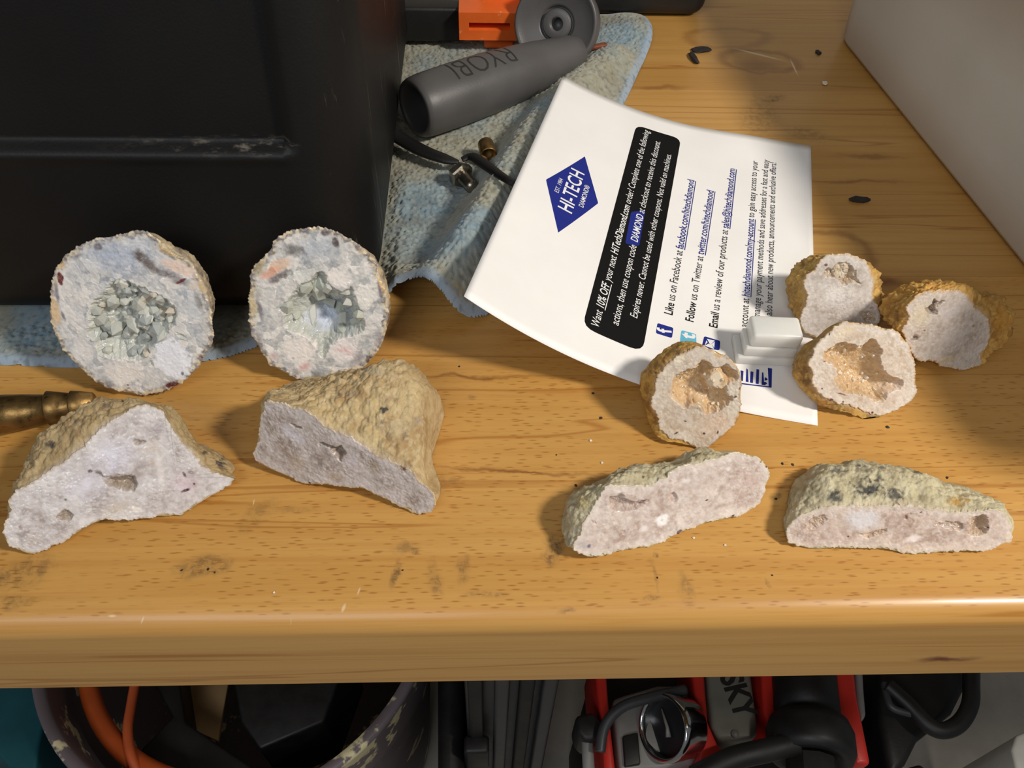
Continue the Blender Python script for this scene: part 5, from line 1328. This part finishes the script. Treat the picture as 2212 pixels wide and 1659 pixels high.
# ------------------------------------------------------------------ crumbs and chips on the worktop
CRUMB_D = plastic('dark_grit', srgb(38, 32, 30), 0.7, .3, 500); CRUMB_W = plastic('pale_grit', srgb(220, 208, 186), 0.5, .1, 500)
def chip(name, px, py, wx, wy, h, rot, mat, label, cat, group=None, seed=0):
    c = P(px, py, 0); a = np.linalg.norm(P(px + wx / 2, py) - c); b = np.linalg.norm(P(px, py + wy / 2) - c)
    rs = random.Random(seed); bm = bmesh.new()
    bmesh.ops.create_icosphere(bm, subdivisions=2, radius=1.0)
    for v in bm.verts:
        f = 1 + rs.uniform(-.22, .22); v.co = Vector((v.co.x * a * f, v.co.y * b * f, max(v.co.z * h * f * .5 + h * .42, 0.00004)))
    bmesh.ops.transform(bm, matrix=Matrix.Translation(c) @ Matrix.Rotation(rot, 4, 'Z'), verts=bm.verts)
    o = bm_obj(name, bm, mat, None, False)
    return tag(o, label, cat, group)
chip('metal_scrap', 1512, 110, 44, 12, .0016, .1, CRUMB_D, 'upper of two dark metal scraps right of the towel corner', 'scrap', seed=1)
chip('metal_scrap', 1497, 128, 16, 26, .0018, .2, CRUMB_D, 'lower stubby dark metal scrap right of the towel corner', 'scrap', seed=2)
chip('metal_scrap', 1856, 434, 42, 13, .0014, 0, CRUMB_D, 'dark pill shaped scrap between printed sheet and white bin', 'scrap', seed=3)
chip('plastic_crumb', 1781, 181, 12, 8, .0010, 0, CRUMB_W, 'tiny white crumb between the towel corner and white bin', 'crumb', seed=4)
chip('dark_crumb', 1767, 115, 12, 10, .0010, 0, CRUMB_D, 'tiny black crumb closest to the white bin far corner', 'crumb', seed=5)
CR = [(1281, 850, 7, 'tiny dark crumb just under the near edge of the sheet'), (1298, 903, 9, 'tiny dark crumb left of the small open geode half'),
      (1202, 983, 4, 'minute dark speck on bare wood between the two rock groups'), (1244, 1049, 8, 'dark crumb above left of the tilted quartz slice'),
      (1278, 1052, 4, 'minute dark speck touching the back of the tilted slice'), (1993, 1031, 8, 'left one of two dark crumbs behind the flat bottomed slice'),
      (2046, 1032, 7, 'right one of two dark crumbs behind the flat bottomed slice'), (1690, 1002, 7, 'left one of two dark crumbs above the gap between slices'),
      (1712, 1004, 8, 'right one of two dark crumbs above the gap between slices'), (870, 1232, 5, 'dark speck on the short upright smudge at front middle'),
      (393, 1232, 6, 'left speck on the grey smudge at front left'), (450, 1230, 7, 'middle speck on the grey smudge at front left'),
      (464, 1237, 5, 'right speck on the grey smudge at front left'), (1917, 923, 9, 'dark crumb below the open pale geode half at right'),
      (1676, 1078, 7, 'dark crumb between the two long slices'), (992, 792, 5, 'dark speck below the towel corner'),
      (1420, 1248, 5, 'dark speck below the tilted slice near front edge'), (1668, 1243, 5, 'dark speck below the gap between slices near front edge')]
for k, (x, y, sz, lb) in enumerate(CR):
    chip('dark_crumb', x, y, sz * .9, sz * .6, .0003, k * .7, CRUMB_D, lb, 'crumb', 'dark grit crumbs on the worktop', 20 + k)
for k, (x, y, lb) in enumerate([(1498, 1162, 'pale grain just below the tilted slice'), (1276, 952, 'pale grain left of the small open half'), (1300, 1000, 'pale grain behind the tilted slice'), (1566, 1178, 'pale grain below the tilted slice right half'), (592, 1280, 'pale grain on bare wood at front left')]):
    chip('pale_crumb', x, y, 6, 5, .0004, k, CRUMB_W, lb, 'crumb', 'pale crumbs on the worktop', 50 + k)

# ------------------------------------------------------------------ things on the floor under the bench
def prism(name, px, ztop, zbot, mat, parent=None, bev=0.003, smooth=True, draft=0.0):
    w = np.array([P(x, y, ztop) for x, y in px]); c = w.mean(0)
    bm = bmesh.new()
    t = [bm.verts.new([float(a) for a in q]) for q in w]
    b = [bm.verts.new((float(q[0] + (q[0] - c[0]) * draft), float(q[1] + (q[1] - c[1]) * draft), zbot)) for q in w]
    n = len(t); bm.faces.new(t); bm.faces.new(b[::-1])
    for k in range(n): bm.faces.new((t[k], b[k], b[(k + 1) % n], t[(k + 1) % n]))
    bmesh.ops.recalc_face_normals(bm, faces=bm.faces)
    return bm_obj(name, bm, mat, parent, smooth, bev, 3, 0.6)

RED = plastic('red_paint', srgb(196, 44, 34), 0.4, 0.1, 40, 0.05)
DKMET = plastic('dark_metal', srgb(74, 74, 76), 0.45, 0.15, 40, 0.05, Metallic=0.4)
GREYM = plastic('grey_metal', srgb(128, 126, 122), 0.5, 0.12, 30, 0.05)
CHROME = plastic('chrome', srgb(200, 200, 200), 0.12, 0.05, 40, 0.0, Metallic=1.0)
RUBBER = plastic('black_rubber', srgb(22, 21, 20), 0.55, 0.2, 40, 0.2, 300)
BZ = -0.45
def bucket():
    c = P(520, 1300, BZ); R = 0.158; h = BZ - FLOOR_Z
    c[2] = FLOOR_Z + 0.001
    root = empty('bucket', 'grey plastic bucket with paint spattered rim under the bench', 'bucket', loc=(c[0], c[1], FLOOR_Z))
    t = NT('bucket_plastic')
    n = t.noise(scale=22, detail=5, rough=0.6)
    col = t.mix(t.noise(scale=30), srgb(104, 92, 96), srgb(124, 114, 118))
    col = t.mix(t.step(n, 0.58, 0.62), col, srgb(232, 220, 176))
    col = t.mix(t.step(t.noise(scale=70, detail=5, rough=.7), 0.66, 0.72), col, srgb(170, 176, 196))
    mat = t.fin(col, 0.5, t.bump(n, 0.3, 0.002))
    r1 = R * .84
    lathe_mesh('bucket_wall', c, (0, 0, 1), [(0, .0001), (0, r1), (.004, r1 + .003), (h * .8, R * .965), (h * .82, R * 1.0), (h - .012, R * 1.0), (h - .004, R * 1.02), (h, R * 1.015), (h + .001, R), (h, R * .965), (h - .006, R * .955), (h * .8, R * .95), (.01, r1 - .003), (.008, .0001)], mat, root, 96)
    zc = BZ - 0.045
    # contents: each its own thing
    o = prism('rubber_mat', [(300, 1420), (372, 1548), (300, 1622), (420, 1720), (640, 1720), (520, 1640), (400, 1560), (380, 1420)], zc - .01, zc - .05, RUBBER)
    tag(o, 'folded black rubber mat lying in the bucket', 'mat')
    o = prism('cardboard_piece', [(380, 1440), (500, 1440), (470, 1600), (380, 1560)], zc - .05, zc - .056, plastic('cardboard', srgb(150, 122, 84), 0.8, .1, 60), None, .001)
    tag(o, 'tan cardboard piece showing inside the bucket', 'cardboard')
    o = prism('black_box', [(490, 1400), (760, 1400), (700, 1560), (560, 1620), (520, 1560)], zc - .02, zc - .12, BLKP)
    tag(o, 'black plastic tool body inside the bucket', 'tool')
    hc = c
    ang = np.linspace(math.radians(150), math.radians(262), 30)
    o = tube('orange_hose', [(hc[0] + R * .83 * math.cos(a), hc[1] + R * .83 * math.sin(a), zc + .012) for a in ang], .0075, plastic('orange_rubber', srgb(190, 84, 30), 0.45, .1, 40), None, 16)
    tag(o, 'thick orange hose following the bucket wall', 'hose')
    o = tube('extension_cord', [P(300, 1430, zc + .02), P(284, 1520, zc + .02), P(276, 1580, zc + .02), P(286, 1640, zc + .02), P(320, 1720, zc + .01)], .0038, plastic('orange_cord', srgb(206, 96, 50), 0.4, .1, 40), None, 12, n=40)
    tag(o, 'thin orange extension cord lying inside the bucket', 'extension cord')
bucket()
o = prism('teal_crate', [(-140, 1400), (92, 1400), (104, 1520), (84, 1610), (76, 1680), (36, 1680), (-10, 1625), (-140, 1600)], -0.50, FLOOR_Z + .001, plastic('teal_plastic', srgb(14, 84, 94), 0.5, .15, 20))
tag(o, 'dark teal plastic crate left of the bucket', 'crate')
o = prism('shade_block', [(945, 1380), (1000, 1380), (1000, 1720), (945, 1720)], -0.52, FLOOR_Z + .001, RUBBER, None, .01)  # black block added to darken floor that only lies in shade
tag(o, 'black block added for the shaded floor right of the bucket', 'shade block')
def cabinet():
    a, b = P(1003, 1560, -.42), P(1205, 1560, -.42)
    y0 = a[1] + .0; w = b[0] - a[0]
    root = empty('metal_case', 'dark grey ribbed metal case standing between the bucket and red compressor', 'case', loc=((a[0] + b[0]) / 2, y0 + .1, FLOOR_Z))
    H = -.16 - FLOOR_Z
    bm = bmesh.new(); add_box(bm, ((a[0] + b[0]) / 2, y0 + .12, FLOOR_Z + H / 2 + .0005), (w, .2, H)); bm_obj('case_body', bm, DKMET, root, True, .004, 3, .6)
    for k, f in enumerate((.12, .40, .66, .90)):
        bm = bmesh.new(); add_box(bm, (a[0] + w * f, y0 + .016, FLOOR_Z + H / 2), (w * .16, .012, H * .98)); bm_obj('rib', bm, DKMET if k % 2 else RUBBER, root, True, .003, 3, .6)
    bm = bmesh.new(); add_box(bm, (a[0] + w * .12, y0 + .006, -.52), (.02, .014, .05)); bm_obj('latch', bm, BLKP, root, True, .003, 3, .6)
cabinet()
def compressor():
    zt = -0.45
    root = empty('air_compressor', 'red framed air compressor with chrome rimmed pressure gauge under the bench', 'compressor', loc=(*P(1560, 1580, zt)[:2], FLOOR_Z))
    prism('base', [(1290, 1400), (1850, 1400), (1860, 1700), (1300, 1700)], zt - .05, FLOOR_Z + .001, RUBBER, root, .006)
    prism('frame_bar', [(1282, 1400), (1306, 1400), (1312, 1480), (1318, 1560), (1334, 1700), (1306, 1700), (1300, 1560), (1290, 1500)], zt + .004, zt - .08, RED, root)
    prism('frame_bar', [(1488, 1400), (1518, 1400), (1530, 1560), (1552, 1610), (1600, 1640), (1600, 1700), (1500, 1700), (1512, 1600)], zt + .006, zt - .08, RED, root)
    prism('frame_bar', [(1640, 1400), (1672, 1400), (1694, 1590), (1670, 1602), (1650, 1540)], zt + .004, zt - .08, RED, root)
    prism('frame_bar', [(1790, 1400), (1842, 1400), (1852, 1500), (1868, 1580), (1882, 1652), (1850, 1650), (1836, 1600), (1812, 1560)], zt + .012, zt - .08, RED, root)
    pl = prism('control_panel', [(1322, 1510), (1350, 1500), (1420, 1480), (1486, 1480), (1496, 1560), (1506, 1640), (1490, 1652), (1420, 1665), (1338, 1665), (1330, 1580)], zt - .006, zt - .06, GREYM, root, .004)
    prism('switch_plate', [(1345, 1590), (1378, 1582), (1384, 1650), (1350, 1655)], zt - .002, zt - .01, BLKP, root, .001)
    c = P(1440, 1572, zt + .010)
    tocam = CAMP - c; tocam /= np.linalg.norm(tocam)
    ax = tocam + RIGHT * -1.1; ax /= np.linalg.norm(ax)
    R = np.linalg.norm(P(1440, 1572 + 75, zt + .01) - c)
    ring = lathe_mesh('gauge_rim', c, ax, [(-.02, R * .9), (.0, R), (.004, R * .99), (.006, R * .93), (.004, R * .86), (0, R * .84), (-.02, R * .84)], CHROME, root, 64)
    lathe_mesh('gauge_dial', c, ax, [(-.004, R * .85), (-.0035, .00001)], plastic('dial', srgb(34, 36, 38), 0.3, .1), root, 48)
    a_, u_, w_ = frame_from(ax, UP)
    p0 = c - ax * .001 - u_ * R * .25 - w_ * R * .1; p1 = c - ax * .001 + u_ * R * .45 + w_ * R * .35
    tube('needle', [p0, c - ax * .001, p1], [.0022, .0014, .0006], GREYM, root, 8)
    tube('panel_hose', [P(1296, 1625, zt + .012), P(1306, 1570, zt + .016), P(1340, 1530, zt + .02), P(1400, 1508, zt + .02), P(1480, 1490, zt + .012)], .004, DKMET, root, 12, n=40)
    tube('valve_rod', [P(1270, 1560, zt), P(1268, 1600, zt), P(1274, 1700, zt)], .0045, GREYM, root, 10)
    prism('valve_knob', [(1242, 1545), (1282, 1535), (1300, 1560), (1290, 1600), (1262, 1600), (1246, 1580)], zt + .01, zt - .03, BLKP, root, .004)
    np_ = prism('name_plate', [(1522, 1400), (1616, 1400), (1640, 1580), (1628, 1598), (1552, 1598), (1538, 1570)], zt + .002, zt - .03, plastic('olive_plate', srgb(112, 110, 100), 0.45, .08), root, .005)
    v, f = text_geo('SKY', .03, 0)
    q0, q1 = P(1562, 1478, zt + .0026), P(1592, 1556, zt + .0026)
    d = q1 - q0; Ls = np.linalg.norm(d); d /= Ls; nn = np.cross([0, 0, 1.0], d)
    k = Ls / v[:, 0].max() * 1.25
    pos = q0 - d * Ls * .25 + v[:, :1] * k * d + (v[:, 1:] * k * 1.3) * nn - parent_origin(np_)
    me = bpy.data.meshes.new('lettering'); me.from_pydata([tuple(x) for x in pos], [], f); me.materials.append(RUBBER); link(bpy.data.objects.new('lettering', me), np_)
    bp_ = P(1588, 1585, zt + .003); lathe_mesh('screw', bp_, (0, 0, 1), [(0, .003), (.001, .0026), (.0012, .00001)], GREYM, root, 16)
    a, b = P(1730, 1380, zt + .01), P(1752, 1660, zt + .02)
    tube('motor', [a, P(1740, 1500, zt + .012), P(1745, 1560, zt + .016)], .024, RUBBER, root, 32)
    e = P(1748, 1572, zt + .02); ax2 = (b - a) / np.linalg.norm(b - a)
    lathe_mesh('end_cap', e, ax2, [(-.004, .0001), (-.004, .028), (.004, .031), (.018, .031), (.024, .028), (.024, .022), (.020, .020), (.020, .0001)], BLKP, root, 40)
    lathe_mesh('filter_nut', e + ax2 * .024, ax2, [(0, .0001), (0, .018), (.018, .018), (.018, .0001)], RUBBER, root, 10, smooth=False)
    tube('supply_hose', [P(1500, 1680, zt + .02), P(1580, 1640, zt + .03), P(1660, 1620, zt + .035), P(1720, 1605, zt + .035)], .008, RUBBER, root, 14, n=30)
    prism('bracket', [(1846, 1400), (1862, 1400), (1868, 1500), (1872, 1545), (1862, 1560), (1852, 1520)], zt - .004, zt - .06, GREYM, root, .003)
compressor()
def tote():
    zt = -0.47
    root = empty('tote_case', 'black case with thick rounded carrying handle at the far right under the bench', 'case', loc=(*P(1960, 1540, zt)[:2], FLOOR_Z))
    prism('case_body', [(1900, 1390), (2090, 1390), (2090, 1480), (2060, 1540), (1985, 1600), (1960, 1650), (1925, 1680), (1900, 1560)], zt - .02, FLOOR_Z + .001, RUBBER, root, .006)
    tube('handle', [P(2100, 1380, zt), P(2098, 1470, zt), P(2096, 1520, zt), P(2075, 1560, zt), P(2040, 1578, zt), P(2005, 1566, zt), P(1960, 1520, zt), P(1915, 1480, zt)], .0065, BLKP, root, 16, n=60)
    tube('lid_seam', [P(1910, 1475, zt + .0), P(1916, 1505, zt), P(1930, 1530, zt), P(1980, 1545, zt)], .003, DKMET, root, 10, n=30)
tote()
o = prism('cable_coil_block', [(1925, 1668), (1990, 1650), (2040, 1700), (1900, 1700)], -.6, FLOOR_Z + .001, RUBBER); tag(o, 'black rubber block at the bottom edge below the black case', 'block')
o = prism('white_plug', [(2196, 1588), (2240, 1570), (2250, 1700), (2205, 1700), (2186, 1620)], -.60, FLOOR_Z + .001, plastic('white_plastic', srgb(224, 220, 210), .4, .04)); tag(o, 'white plastic plug end in the lower right corner', 'plug')
